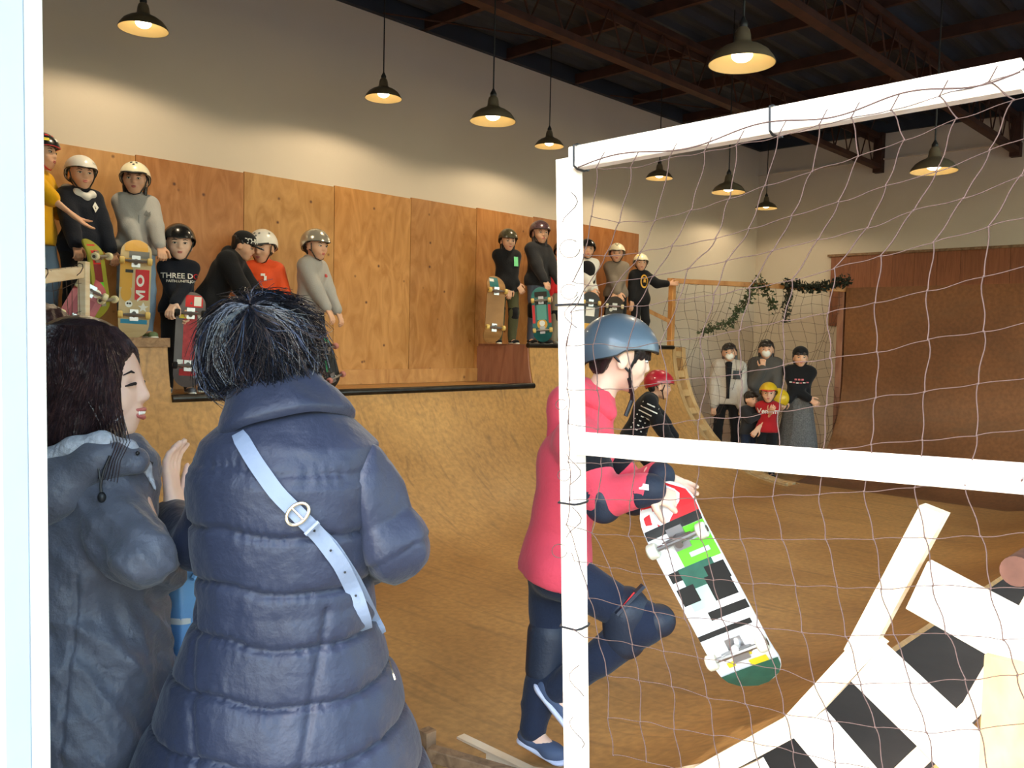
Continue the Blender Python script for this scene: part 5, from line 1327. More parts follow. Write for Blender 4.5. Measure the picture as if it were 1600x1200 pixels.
for i in range(6): print_on(f3, rect(.03, .014), S_pink if i % 2 else S_white, -.42 + .03 * abs(i - 2.5), -.10 + i * .04, sub=0)
for i in range(3): print_on(f3, rect(.028, .02), S_pink, -.1, -.04 + i * .04, sub=0)
f4 = far(1196, 603, 0, 'small child in red T-shirt with white lettering and yellow red cap, behind the far net', dict(top=(cloth('dull red cotton', srgb(170, 30, 36)), .03, .45, .05), topname='t_shirt', legs=(C_black, .02), shoe=C_black, hair=(H_dark, 'short'), helmet=mat('yellow shell', srgb(214, 176, 30), .4), hk=dict(brim=(S_red, .2))), hsr=5.0, dep=10.2, hR=(-.03, .15, .72), hL=(.12, .1, .5), elR=(-.5, 0, -1))
kneepads(f4, C_black); print_on(f4, text_poly('Venom', .085, .002), S_white, .0, 0, sub=2)
f5 = far(1167, 614, 0, 'small child in dark clothes crouching beside the child in red, behind the far net', dict(top=(C_char, .03, 1.0, .05), topname='jacket', legs=(C_djean, .02), shoe=C_black, hair=(H_dark, 'short')), turn=40, hsr=5.2, dep=10.4, hR=(.0, .22, .75), hL=(-.1, .1, .5))
yh = thing('yellow_helmet', 'yellow helmet held up behind the small child in the red T-shirt', 'helmet', at(1213, 625, 10.35))
helmet((lambda x, y, z: at(1213, 625, 10.35) + V((x, y, z)) * .24), Matrix.Identity(3), .24, mat('yellow shell', srgb(214, 176, 30)), yh, straps=False)
# ================================================================== FOREGROUND
def comp(p): return V(p).dot(RX), V(p).dot(FX), V(p).z
def loft_fn(tab, D, pw=2.3):
    """tab rows: (py, left px, right px, half depth, centre depth shift) -> signed distance of a body of revolution-like loft"""
    Z, CX, A, Bd, CY = [], [], [], [], []
    for py, l, r_, b, sh in tab:
        pl_, pr_ = at(l, py, D), at(r_, py, D); Z.append((pl_.z + pr_.z) / 2); CX.append((pl_.dot(RX) + pr_.dot(RX)) / 2); A.append((pr_ - pl_).length / 2); Bd.append(b); CY.append(D + sh)
    o = np.argsort(Z); Z, CX, A, Bd, CY = (np.array(q)[o] for q in (Z, CX, A, Bd, CY))
    rx, fx = np.array(RX), np.array(FX)
    def f(P):
        x, y, z = P @ rx, P @ fx, P[..., 2]
        a, b, cx, cy = (np.interp(z, Z, q) for q in (A, Bd, CX, CY))
        q = (np.abs((x - cx) / a) ** pw + np.abs((y - cy) / b) ** pw) ** (1 / pw)
        d = (q - 1) * np.minimum(a, b)
        return np.maximum(d, np.maximum(z - Z[-1], Z[0] - z))
    m_ = max(A.max(), Bd.max()) + .05
    c = RX * float(CX.mean()) + FX * float(CY.mean())
    lo = np.array([c.x - m_ - .1, c.y - m_ - .1, Z[0] - .02]); hi = np.array([c.x + m_ + .1, c.y + m_ + .1, Z[-1] + .02])
    return f, lo, hi, (Z, CX, A, CY)

def ribbon(name, pts, width, target, m, parent, off=.004, th=.003, D=1.5):
    """flat strap laid on target along picture points, with thickness"""
    bv = bvh_of(target) if target is not None else None
    o = V((0, 0, EYE)); L, n = [], len(pts)
    def hit(px, py):
        d = ray(px, py).normalized()
        if bv:
            h = bv.ray_cast(o, d)
            if h[0] is not None: return h[0] - d * off
        return at(px, py, D) 
    C = [hit(*p) for p in pts]
    for i in range(n):      # light smoothing so the strap spans the quilting
        a, b = C[max(i - 1, 0)], C[min(i + 1, n - 1)]; L.append((a + C[i] * 2 + b) / 4 if 0 < i < n - 1 else C[i])
    vs = []
    for i, c in enumerate(L):
        t = (L[min(i + 1, n - 1)] - L[max(i - 1, 0)]).normalized(); nn = (o - c).normalized(); s_ = t.cross(nn).normalized(); w_ = width / 2 * (1 if 0 < i < n - 1 else .8)
        vs += [c - s_ * w_, c + s_ * w_, c + s_ * w_ - nn * th, c - s_ * w_ - nn * th]
    fs = []
    for i in range(n - 1):
        for k in range(4): fs.append((4 * i + k, 4 * i + (k + 1) % 4, 4 * i + 4 + (k + 1) % 4, 4 * i + 4 + k))
    fs += [(3, 2, 1, 0), (4 * n - 4, 4 * n - 3, 4 * n - 2, 4 * n - 1)]
    mb = MB().add(vs, fs); return mb.build(name, m, parent, 50), L
def dense(p, n=6):
    out = []
    for a, b in zip(p, p[1:]): out += [(a[0] + (b[0] - a[0]) * t / n, a[1] + (b[1] - a[1]) * t / n) for t in range(n)]
    return out + [p[-1]]

N_down = mat('navy down nylon', srgb(33, 38, 56), .5, bump=(30, .5), var=(5, .08), spec=.35, sheen=.1)
N_park = mat('slate grey nylon', srgb(82, 84, 94), .5, bump=(30, .9), var=(5, .10), spec=.4, sheen=.15)
M_strap = mat('pale blue leather', srgb(118, 128, 146), .5, bump=(60, .15), spec=.4)
M_gold = mat('pale gold metal', srgb(226, 206, 170), .25, .9)

# ---------------------------------------------------------------- woman in the navy down coat, seen from behind
D2 = 1.56
g0 = at(440, 900, D2); g0.z = -.12
def J_from(px, D): return at(px[0], px[1], D)
J = {'front': FX, 'pel': at(440, 1010, D2), 'waist': at(445, 930, D2), 'chest': at(447, 790, D2), 'neck': at(440, 660, D2 + .03), 'shL': at(345, 722, D2 + .02), 'shR': at(560, 716, D2 + .02),
     'elL': at(312, 858, D2 + .08), 'wrL': at(272, 800, D2 + .26), 'elR': at(618, 852, D2), 'wrR': at(560, 872, D2 + .22), 'hipL': at(395, 1040, D2), 'hipR': at(490, 1040, D2), 'hf': nrm(FX - RX * .28 - V((0, 0, .2))), 'hu': nrm(V((0, 0, 1)) + FX * .12 - RX * .04)}
J['head'] = at(418, 562, D2 + .075)
for q, s_ in (('L', -.1), ('R', .1)):
    b_ = g0 + RX * s_; J['an' + q] = b_ + V((0, 0, .09)); J['kn' + q] = V((b_.x, b_.y, .37)) + FX * .02; J['toe' + q] = b_ + FX * .16 + V((0, 0, .04))
w2 = figure('person with short dark hair in long quilted navy down coat, seen from behind', g0, J, .98, .205, None, dict(skin=SKP, legs=(C_black, .01), shoe=C_black), voxel=.013, hv=.006, neck_r=.056,
            hands={'L': dict(d=nrm(V((0, 0, 1)) - RX * .15 + FX * .15), n=RX, curl=.35, side=1, L=.165, thumb=.2), 'R': dict(d=-RX + FX * .3, n=-V((0, 0, 1)), curl=.7, L=.165)})
r2 = w2['root']
tab = [(612, 392, 500, .05, .03), (640, 370, 530, .085, .03), (668, 345, 562, .105, .02), (690, 318, 590, .118, .01), (730, 306, 592, .130, 0), (800, 307, 585, .138, 0), (870, 314, 579, .136, 0), (930, 319, 577, .135, 0), (1000, 302, 590, .150, 0), (1060, 276, 616, .165, 0), (1130, 246, 640, .185, 0), (1200, 216, 662, .205, 0), (1300, 188, 690, .225, 0), (1420, 165, 712, .24, 0)]
lf_, lo, hi, tb = loft_fn(tab, D2)
S = Sdf(.0062, .02); S.fn(lo, hi, lf_)
seam_py = (722, 811, 892, 960, 1036, 1116, 1200, 1290, 1385)
seam_z = np.array(sorted(at(440, y_, D2).z for y_ in seam_py))
rxn, fxn = np.array(RX), np.array(FX); x440 = at(440, 900, D2).dot(RX)
def quilt(p):
    x = p @ rxn - x440; y = p @ fxn - D2; z = p[:, 2]
    zz = z + .012 * (1 - (x / .2) ** 2) * (z < 1.12) + .006 * np.sin(x * 17) + .003 * np.sin(x * 41 + 1)
    idx = np.clip(np.searchsorted(seam_z, zz), 1, len(seam_z) - 1)
    lo_, hi_ = seam_z[idx - 1], seam_z[idx]; t = (zz - lo_) / (hi_ - lo_); inside = (t > -.2) & (t < 1.2); t = np.clip(t, 0, 1)
    dz = np.minimum(np.abs(zz - lo_), np.abs(zz - hi_))
    strong = np.where(zz > seam_z[-1] - .02, .35, 1.0)
    d = .008 * (np.sin(np.pi * t) ** .45) * strong * inside - .009 * np.exp(-(dz / .0045) ** 2) * strong * inside
    d += .0015 * np.exp(-(dz / .018) ** 2) * np.sin(x * 170 + 9 * np.sin(x * 13) + 5 * np.sin(x * 37 + z * 20) + z * 20) * inside
    low = z < 1.13
    for xs, slope in ((.105, -.10), (-.13, .16)):
        xv = xs - slope * (z - 1.1) ; d -= np.where(low, .006 * np.exp(-((x - xv) / .006) ** 2), 0)
    d += .004 * np.sin(x * 12 + z * 9 + 2 * np.sin(z * 7)) * np.sin(z * 8 + x * 5) + .0018 * (1 - 2 * np.abs(np.sin(x * 18 - z * 22 + 3 * np.sin(x * 9 + z * 6)))) * (1 - 2 * np.abs(np.sin(x * 9 + z * 13)))
    return d
coat = sdf_obj('down_coat', S, N_down, r2, disp=quilt, sm=1)
def sleeve(parent, name, m, sh, el, wr, ra, rb, rc, nseam=(3, 3), seed=0, amp=.008):
    sh, el, wr = V(sh), V(el), V(wr); S = Sdf(.0062, .03)
    S.cap(sh, el, ra, rb, k=.04); S.cap(el, wr, rb, rc, k=.04)
    a1, e1, w1_ = (np.array(q) for q in (sh, el, wr)); f0 = folds(.010 if amp > .0045 else .018, 26, 26, seed)
    def dsp(p):
        def seg(a, b, n):
            ab = b - a; t = ((p - a) @ ab) / (ab @ ab); d = np.linalg.norm(p - a - np.clip(t, 0, 1)[:, None] * ab, axis=1); return t, d
        t1, d1 = seg(a1, e1, 0); t2, d2 = seg(e1, w1_, 0)
        up_ = d1 < d2; t = np.where(up_, np.clip(t1, 0, 1) * nseam[0], np.clip(t2, 0, 1) * nseam[1])
        fr_ = t % 1
        return amp * (np.sin(np.pi * fr_) ** .5) - amp * .8 + f0(p)
    return sdf_obj(name, S, m, parent, disp=dsp, sm=1)
s1 = sleeve(coat, 'sleeve', N_down, at(562, 742, D2 + .0), at(621, 858, D2 - .01), at(560, 885, D2 + .2), .070, .056, .048, (1.6, 1), 3, .005); fixsub(s1, coat)
s2 = sleeve(coat, 'sleeve', N_down, at(346, 742, D2 + .02), at(316, 850, D2 + .07), at(268, 805, D2 + .25), .055, .050, .046, (2, 1), 4, .005); fixsub(s2, coat)
# stand collar, flaring, open at the top
cb, ct = at(449, 674, D2 + .01), at(427, 601, D2 + .045); ax = nrm(ct - cb); Mc = Matrix((nrm(RX - ax * RX.dot(ax)), nrm(ax.cross(nrm(RX - ax * RX.dot(ax)))), ax)).transposed()
hgt_ = (ct - cb).length
prof = [(.112, -.004), (.121, .002), (.1235, .008), (.119, .022), (.108, .045), (.094, .068), (.084, hgt_ - .004), (.079, hgt_ + .002), (.073, hgt_ - .004), (.078, .05), (.085, .0)]
mbc = MB().lathe(prof, cb, 64, Mc @ Matrix.Diagonal((1.0, .92, 1.0)))
def wob(p):
    q = V(p) - cb; a = math.atan2(q.dot(FX), q.dot(RX)); h_ = q.dot(ax); return tuple(V(p) + nrm(q - ax * h_) * (.0035 * math.sin(a * 5 + h_ * 30) + .006 * math.sin(a * 2 + 1)) + V((0, 0, -.010 * math.cos(a) * (1 - h_ / hgt_) if h_ < hgt_ else 0)))
mbc.v = [wob(p) for p in mbc.v]; col_ = mbc.build('collar', N_down, coat, 70); fixsub(col_, coat)
bpy.data.objects  # strap over the back with buckle and loose end
st, L1 = ribbon('bag_strap', dense([(371, 676), (398, 722), (432, 770), (465, 803), (500, 838), (533, 882), (556, 930), (573, 984)], 4), .027, coat, M_strap, r2, .010, .004)
st2, L2 = ribbon('bag_strap', dense([(476, 812), (520, 850), (556, 905), (585, 965), (598, 990)], 4), .018, coat, M_strap, r2, .005, .003)
bc = L1[12]; tt = (L1[13] - L1[11]).normalized(); nn_ = (V((0, 0, EYE)) - bc).normalized(); ss = tt.cross(nn_)
MB().tube([bc + nn_ * .005 + ss * (.021 * math.cos(a)) + tt * (.015 * math.sin(a)) for a in [6.2832 * i / 24 for i in range(25)]], .0028, 8).build('buckle', M_gold, r2, True)
MB().tube([bc + nn_ * .008 - tt * .016, bc + nn_ * .008 + tt * .012], .0018, 6).build('buckle_pin', M_gold, r2, True)
MB().tube([bc + nn_ * .006 + tt * .034 + ss * .015 * x for x in (-1, 1)], .004, 6).build('strap_loop', M_strap, r2, True)
for i in (15, 18, 21, 24):
    if i < len(L1): MB().ell(L1[i] + nn_ * .0035, (.0022, .0022, .0022), n=8, m=5).build('strap_hole', S_black, r2)
zp = [(608, 1032), (612, 1046), (617, 1062)]; zz, _ = ribbon('pocket_zip', dense(zp, 3), .0035, coat, M_gold, r2, .003, .002)
MB().ell(at(486, 596, D2 + .02), (.004, .004, .006)).build('earring', M_gold, r2, True)

# hair: soft base volume and some thousands of single locks
H_blk = hair_mat('cool black hair', srgb(22, 22, 28), .32); H_blu = hair_mat('blue lit hair', srgb(52, 60, 80), .3); H_brn = hair_mat('soft brown hair', srgb(58, 48, 46), .35)  # blue locks: the sky's highlights put into the hair colour
hc = at(413, 535, D2 + .06)
Hx = Matrix((RX, FX, V((0, 0, 1)))).transposed()
S = Sdf(.006, .03); S.ell(hc, (.098, .108, .086), Hx); S.ell(hc + V((0, 0, -.04)) - FX * .015, (.086, .088, .068), Hx); S.ell(hc - RX * .07 + V((0, 0, -.05)), (.035, .05, .045), Hx); S.ell(hc + RX * .065 + V((0, 0, -.045)), (.03, .05, .045), Hx)
hb = sdf_obj('hair', S, H_blk, r2, disp=folds(.004, 60, 30, 2), sm=2); hbv = bvh_of(hb)
whorl = nrm(-FX * .85 + V((0, 0, .80)) - RX * .06)
wx = nrm(whorl.cross(RX)); wy = whorl.cross(wx)
hr_ = random.Random(11); MM = [MB(), MB(), MB()]
for i in range(3400):
    az = hr_.uniform(0, 2 * math.pi); pol0 = abs(hr_.gauss(0, .55)) + .03 if i % 3 else hr_.uniform(.1, 1.5); ln = hr_.uniform(.5, 1.15); sw = hr_.uniform(.1, .7) * (1 if hr_.random() < .75 else -1)
    tone = math.sin(az * 7 + pol0 * 3) + hr_.gauss(0, .8); pts = []; lift = hr_.uniform(.001, .006); flick = hr_.random() ** 3 * .03
    if pol0 > 1.75: continue
    for t in (0, .17, .34, .5, .66, .82, 1):
        po = min(pol0 + ln * t, 2.25); a_ = az + sw * t * .9 + .16 * math.sin(az * 9 + t * 5) + .10 * math.sin(az * 23 + t * 9 + pol0 * 4) * t
        d = whorl * math.cos(po) + (wx * math.cos(a_) + wy * math.sin(a_)) * math.sin(po)
        d = nrm(d + V((0, 0, -.5)) * t * max(0, math.sin(po)))
        if d.z < -.62: d.z = -.62; d = nrm(d)
        h = hbv.ray_cast(hc + d * .3, -d)
        if h[0] is None: continue
        pts.append(h[0] + d * (lift + flick * t * t) + d * (.006 * math.sin(az * 11 + 3 * t) + .004 * math.sin(az * 5 + pol0 * 9)) * min(1, t * 3))
    if len(pts) < 4: continue
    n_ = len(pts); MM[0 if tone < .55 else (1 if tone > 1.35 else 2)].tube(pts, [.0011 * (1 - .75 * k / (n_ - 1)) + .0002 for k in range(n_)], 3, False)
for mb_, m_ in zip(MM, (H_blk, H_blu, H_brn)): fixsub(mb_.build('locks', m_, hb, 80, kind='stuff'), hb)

# ---------------------------------------------------------------- woman with long dark brown hair, smiling, at the left
D1 = 1.66
g1 = at(120, 900, D1 + .03); g1.z = -.12
J = {'front': nrm(FX * .8 + RX * .6), 'pel': at(120, 1010, D1 + .05), 'waist': at(122, 930, D1 + .02), 'chest': at(125, 800, D1), 'neck': at(130, 700, D1), 'shL': at(62, 752, D1 + .05), 'shR': at(186, 752, D1 - .03),
     'elL': at(60, 890, D1 + .12), 'wrL': at(140, 900, D1 + .28), 'elR': at(238, 868, D1 - .08), 'wrR': at(196, 900, D1 + .16), 'hipL': at(80, 1040, D1 + .07), 'hipR': at(160, 1040, D1 + .03), 'hf': nrm(RX * .97 + FX * .16 - V((0, 0, .02))), 'hu': nrm(V((0, 0, 1)) + RX * .05)}
J['head'] = at(146, 598, D1)
for q, s_ in (('L', -.09), ('R', .09)):
    b_ = g1 + RX * s_; J['an' + q] = b_ + V((0, 0, .09)); J['kn' + q] = V((b_.x, b_.y, .37)) + FX * .02; J['toe' + q] = b_ + FX * .13 + RX * .08 + V((0, 0, .04))
w1 = figure('smiling person with long dark brown hair in slate grey parka at the left', g1, J, .96, .222, None, dict(skin=SKP, smile=True, legs=(C_djean, .01), shoe=C_black), voxel=.013, hv=.0042, neck_r=.052, hands={'L': dict(L=.16, curl=.7), 'R': dict(L=.16, curl=.6)})
r1 = w1['root']; P, Mx, s = w1['P'], w1['Mx'], w1['s']
# open smiling mouth: teeth and raised cheek on the visible side
m_ = MB()
for i in range(8):
    x_ = -.085 + .0243 * i; m_.ell(P(x_, .425 - 2.2 * x_ * x_, -.248), (.0026, .002, .0042), Mx, 8, 6)
fixsub(m_.build('teeth', M_teeth, w1['body'], 80), w1['body'])
lm = MB(); lm.tube([P(-.135, .34, -.215), P(-.08, .405, -.222), P(0, .432, -.222), P(.08, .405, -.222), P(.135, .34, -.215)], [.002, .0034, .004, .0034, .002], 8)
lm.tube([P(-.135, .34, -.22), P(-.08, .395, -.272), P(0, .42, -.292), P(.08, .395, -.272), P(.135, .34, -.22)], [.002, .004, .0055, .004, .002], 8)
for o_ in [c for c in w1['body'].children if c.name.startswith('lips')]: bpy.data.objects.remove(o_)
fixsub(lm.build('lips', M_lip, w1['body'], 80), w1['body'])
tab = [(672, 118, 180, .05, 0), (688, 72, 212, .08, 0), (712, 42, 236, .11, 0), (750, 22, 246, .125, 0), (850, 10, 240, .13, 0), (930, 8, 244, .13, 0), (1000, -2, 262, .155, 0), (1080, -6, 268, .165, 0), (1150, -8, 270, .17, 0), (1250, -10, 276, .175, 0), (1400, -12, 284, .18, 0)]
lf1, lo, hi, tb = loft_fn(tab, D1, 2.2)
S = Sdf(.0062, .02); S.fn(lo, hi, lf1)
S.cap(at(160, 765, D1 - .03), at(226, 872, D1 - .13), .080, .066, k=.022); S.cap(at(226, 872, D1 - .13), at(250, 880, D1 + .05), .066, .058, k=.02)
fA, fB, fC = folds(.020, 13, 9, 21), folds(.014, 30, 24, 22), folds(.007, 62, 44, 23)
x120 = at(120, 900, D1).dot(RX)
def parka(p):
    x = p @ rxn - x120; z = p[:, 2]
    return fA(p) + fB(p) + fC(p) - .007 * np.exp(-((x - .055 - .03 * (z - .9)) / .004) ** 2) * (z < 1.15)
pk = sdf_obj('parka', S, N_park, r1, disp=parka, sm=1)
q_ = sleeve(pk, 'sleeve', N_park, at(66, 775, D1 + .05), at(58, 880, D1 + .12), at(140, 900, D1 + .24), .065, .06, .052, (1, 1), 32, .004); fixsub(q_, pk)
S = Sdf(.0062, .03); S.cap(at(70, 748, D1 - .09), at(150, 716, D1 - .095), .050, .042, k=.03); S.cap(at(40, 800, D1 - .08), at(95, 770, D1 - .11), .055, .045, k=.04); S.cap(at(150, 716, D1 - .095), at(210, 722, D1 - .07), .040, .026, k=.03)
hd_ = sdf_obj('hood', S, N_park, pk, disp=folds(.010, 24, 24, 41), sm=1); fixsub(hd_, pk)
S = Sdf(.005, .02); fp = [at(30, 752, D1 - .085), at(70, 722, D1 - .10), at(115, 700, D1 - .105), at(160, 690, D1 - .10), at(200, 700, D1 - .07), at(228, 728, D1 - .04), at(243, 765, D1 - .04)]; fr = [.024, .022, .021, .020, .016, .009, .005]
for i in range(6): S.cap(fp[i], fp[i + 1], fr[i], fr[i + 1], k=.015)
fl_ = sdf_obj('fleece_lining', S, mat('marled grey fleece', srgb(170, 172, 178), .95, bump=(130, .6), var=(90, .15)), pk, disp=folds(.003, 40, 40, 44)); fixsub(fl_, pk)
c_ = MB(); c_.tube([at(172, 712, D1 - .125), at(162, 735, D1 - .13), at(157, 758, D1 - .13), at(158, 772, D1 - .13)], .0022, 6); c_.tube([at(150, 712, D1 - .125), at(155, 738, D1 - .13), at(159, 772, D1 - .13)], .0018, 6); fixsub(c_.build('drawcord', M_black, pk, True), pk)
tg = MB(); tg.ell(at(159, 777, D1 - .13), (.0075, .0075, .010)); fixsub(tg.build('toggle', M_black, pk, True), pk)
for px_, py_ in ((193, 714), (215, 708)): fixsub(MB().ell(at(px_, py_, D1 - .088), (.004, .004, .004)).build('snap', M_steel, pk, True), pk)
bp_, _ = ribbon('flap', dense([(188, 738), (205, 728), (222, 724), (238, 728)], 3), .016, pk, C_black, pk, .006, .004); fixsub(bp_, pk)
# long hair
H_l = hair_mat('glossy dark brown hair', srgb(40, 28, 30), .3); H_l2 = hair_mat('chestnut hair', srgb(62, 42, 40), .3)
hc1 = at(128, 585, D1)
S = Sdf(.006, .03); S.ell(hc1 + V((0, 0, .012)), (.100, .100, .104), Hx)
S.cap(hc1 + V((0, 0, -.01)) + RX * .02, at(140, 690, D1 - .01), .086, .070, flat=(FX, 1.0), k=.03); S.cap(hc1 - RX * .03, at(78, 690, D1), .090, .080, k=.03); S.cap(at(100, 640, D1), at(60, 700, D1 - .02), .07, .05, k=.03)
S.cap(at(160, 600, D1 - .055), at(182, 680, D1 - .06), .026, .016, k=.03)
S.ell(P(0, .44, -.10), (.30 * s, .34 * s, .40 * s), Mx, op='s', k=.012)
hb = sdf_obj('hair', S, H_l, r1, disp=folds(.0025, 50, 6, 6), sm=2); hbv = bvh_of(hb)
MM = [MB(), MB()]
for i in range(3000):
    az = hr_.uniform(0, 2 * math.pi); top = hr_.uniform(.0, .085) if i % 2 else .085; zb = at(100, hr_.uniform(640, 712), D1).z; pts = []; dr = hr_.uniform(-.25, .25)
    for k in range(9):
        t = k / 8; z_ = (hc1.z + .095) * (1 - t) + zb * t if i % 2 == 0 else (hc1.z + top) * (1 - t) + zb * t
        a_ = az + dr * t + .06 * math.sin(6 * t + az * 5)
        d = RX * math.cos(a_) + FX * math.sin(a_); c0_ = hc1 + (RX * -.035) * max(0, min(1, (hc1.z - z_) / .12)); c0_ = V((c0_.x, c0_.y, z_))
        h = hbv.ray_cast(c0_ + d * .25, -d, .245)
        if h[0] is None: continue
        pts.append(h[0] + d * (.0015 + .003 * hr_.random() * (t > .2)))
    if len(pts) < 4: continue
    n_ = len(pts); MM[0 if hr_.random() < .7 else 1].tube(pts, [.0009 + .0004 * math.sin(math.pi * k / (n_ - 1)) for k in range(n_)], 3, False)
for k in range(10):      # stray strands falling over the lining
    x0 = 150 + k * 5; MM[0].tube([at(x0, 660, D1 - .085), at(x0 + 8, 690, D1 - .11), at(x0 + 2 - k, 720, D1 - .125), at(x0 - 12, 745 + k, D1 - .12)], .0009, 3, False)
for mb_, m_ in zip(MM, (H_l, H_l2)): fixsub(mb_.build('locks', m_, hb, 80, kind='stuff'), hb)

# bags
M_bag = mat('light blue plastic', srgb(120, 176, 232), .4, bump=(14, .5), spec=.5)
S = Sdf(.006, .03); bpt = [at(285, 905, 1.86), at(278, 985, 1.86)]
S.cap(at(296, 900, 1.86), at(282, 990, 1.86), .040, .075, flat=(FX, .6)); S.cap(at(280, 930, 1.86), at(300, 1090, 1.86), .07, .13, flat=(FX, .6))
bg = thing('plastic_bag', 'light blue plastic bag with white band, seen between the two people in front', 'bag', at(285, 1000, 1.86))
bo = sdf_obj('bag_body', S, M_bag, bg, disp=folds(.010, 30, 14, 3)); 
rb3, _ = ribbon('white_band', dense([(262, 970), (280, 972), (298, 970)], 3), .013, bo, S_white, bg, .003, .002, 1.8)
MB().tube([at(300, 905, 1.83), at(312, 885, 1.86), at(304, 868, 1.9)], .006, 6).build('handle', M_bag, bg, True)
lg = MB(); lg.tube([at(578, 835, 1.76), at(580, 880, 1.76), at(577, 924, 1.76)], [.006, .007, .007], 8); 
lb = thing('lanyard', 'lime green band hanging under the right arm of the navy down coat', 'strap', at(578, 924, 1.76))
vs = []
for y_, wl_ in ((835, .007), (860, .008), (890, .008), (922, .0085)):
    c = at(578, y_, 1.77); vs += [c - RX * wl_, c + RX * wl_, c + RX * wl_ + FX * .004, c - RX * wl_ + FX * .004]
fs = [(4 * i + k, 4 * i + (k + 1) % 4, 4 * i + 4 + (k + 1) % 4, 4 * i + 4 + k) for i in range(3) for k in range(4)] + [(3, 2, 1, 0), (12, 13, 14, 15)]
MB().add(vs, fs).build('band', mat('lime green fabric', srgb(190, 235, 70), .6), lb)

# dark haired person behind at the very left
p3 = at(52, 700, 2.45); p3.z = -.12
J, k_ = pose(p3, nrm(FX * .9 + RX * .35), 1.74, .235, hL=(-.12, .12, .5), hR=(.10, .14, .5))
w3 = figure('person with dark hair mostly hidden behind the smiling person', p3, J, k_, .235, None, dict(top=(C_char, .03, 1.0, .08), topname='jacket', collar=True, legs=(C_djean, .02), shoe=C_black, hair=(hair_mat('dark auburn hair', srgb(52, 30, 28)), 'bob')), voxel=.014, hv=.008)

# ---------------------------------------------------------------- boy in the red hoodie striding right with his board
DB = 3.12
C_hood = cloth('red hoodie fleece', srgb(224, 76, 94), .85, .3, 60)
gb = on_z(850, 1190, 0.0)
J = {'front': nrm(RX + FX * .05 - V((0, 0, .32))), 'pel': at(868, 866, DB + .03), 'waist': at(880, 800, DB + .02), 'chest': at(898, 722, DB), 'neck': at(930, 628, DB), 'shL': at(925, 688, DB + .13), 'shR': at(902, 690, DB - .14),
     'elR': at(942, 778, DB - .26), 'wrR': at(1012, 765, DB - .34), 'elL': at(990, 770, DB + .1), 'wrL': at(1030, 745, DB - .12), 'hipR': at(872, 892, DB - .07), 'hipL': at(864, 892, DB + .1),
     'knR': at(1008, 972, DB - .12), 'anR': at(868, 1078, DB + .02), 'toeR': at(905, 1142, DB - .02), 'knL': at(858, 1018, DB + .10), 'anL': at(832, 1140, DB + .06), 'toeL': at(872, 1178, DB - .02),
     'hf': nrm(RX + FX * .05 - V((0, 0, .22))), 'hu': nrm(V((0, 0, 1)) + RX * .20), 'fuR': nrm(RX * .75 + V((0, 0, .6)))}
J['head'] = at(970, 556, DB)
by = figure('boy in red hoodie and steel blue helmet striding behind the net post', gb, J, .98, .245, None,
            dict(skin=SKP, top=(C_hood, .035, 1.0, .07), topname='hoodie', hood=True, legs=(C_djean, .022), legname='jeans', shoe=mat('blue grey suede', srgb(70, 84, 112), .8), sole=mat('pale rubber', srgb(205, 210, 232), .6), hair=(H_dark, 'short'), helmet=G_blue,
                 hk=dict(stickers=[(-.55, .20, rect(.24, .085), mat('lime print', srgb(206, 230, 40), .5), 0)], vents=None), fold=.010), voxel=.0085, hv=.005,
            hands={'R': dict(n=nrm(FX * .7 - V((0, 0, .6))), d=nrm(RX * .9 - V((0, 0, .35))), curl=1.0, side=-1, L=.175, thumb=.8), 'L': dict(d=nrm(RX - V((0, 0, .5))), n=nrm(-FX), curl=.7, L=.18)})
rb = by['root']; k_ = by['k']
S = Sdf(.006, .02); nk = V(J['neck'])
S.cap(nk + V((0, 0, .02)) - RX * .05, nk - RX * .10 - V((0, 0, .01)), .055, .062, k=.06); S.cap(nk - RX * .10 - V((0, 0, .01)), nk - RX * .13 - V((0, 0, .13)), .064, .05, k=.06)
S.cap(nk + RX * .01, nk + V((0, 0, .03)) + RX * .012, .066, .060)
for y_ in (-.07, .07): S.cap(nk - RX * .06 + FX * y_ + V((0, 0, .045)), nk + RX * .05 + FX * y_ * .8 - V((0, 0, .035)), .038, .028, k=.04)
hdo = sdf_obj('hood', S, C_hood, by['top'], disp=folds(.008, 22, 22, 5)); fixsub(hdo, by['top'])
hm = sum((bool(1) for _ in ()), 0)
# fringe and side hair under the helmet
P, Mx, s = by['P'], by['Mx'], by['s']; S = Sdf(.005, .012)
for i in range(7): x_ = -.24 + .08 * i; S.cap(P(x_, .36 - abs(x_) * .5, .16), P(x_ * 1.05 + .02, .43 - abs(x_) * .7, .045), .024 * s / .245 * .8, .008)
for x_ in (-1, 1): S.cap(P(.31 * x_, .17, .14), P(.31 * x_, .17, -.04), .016, .008); S.cap(P(.31 * x_, .22, .14), P(.28 * x_, .26, .04), .016, .008); S.cap(P(.28 * x_, -.25, -.05), P(.2 * x_, -.26, -.28), .024, .012)
S.cap(P(-.15, -.36, -.05), P(-.10, -.30, -.30), .03, .015); S.cap(P(.15, -.36, -.05), P(.10, -.30, -.30), .03, .015)
sdf_obj('fringe', S, H_dark, rb, disp=folds(.002, 90, 20, 3))
MB().tube([P(.34, .14, -.30), P(.22, .26, -.48), P(.12, .30, -.60), P(.16, .26, -.85)], .008, 6).build('strap', M_black, rb, True)
M_pad = mat('dark blue grey pad', srgb(40, 48, 64), .55, bump=(80, .2))
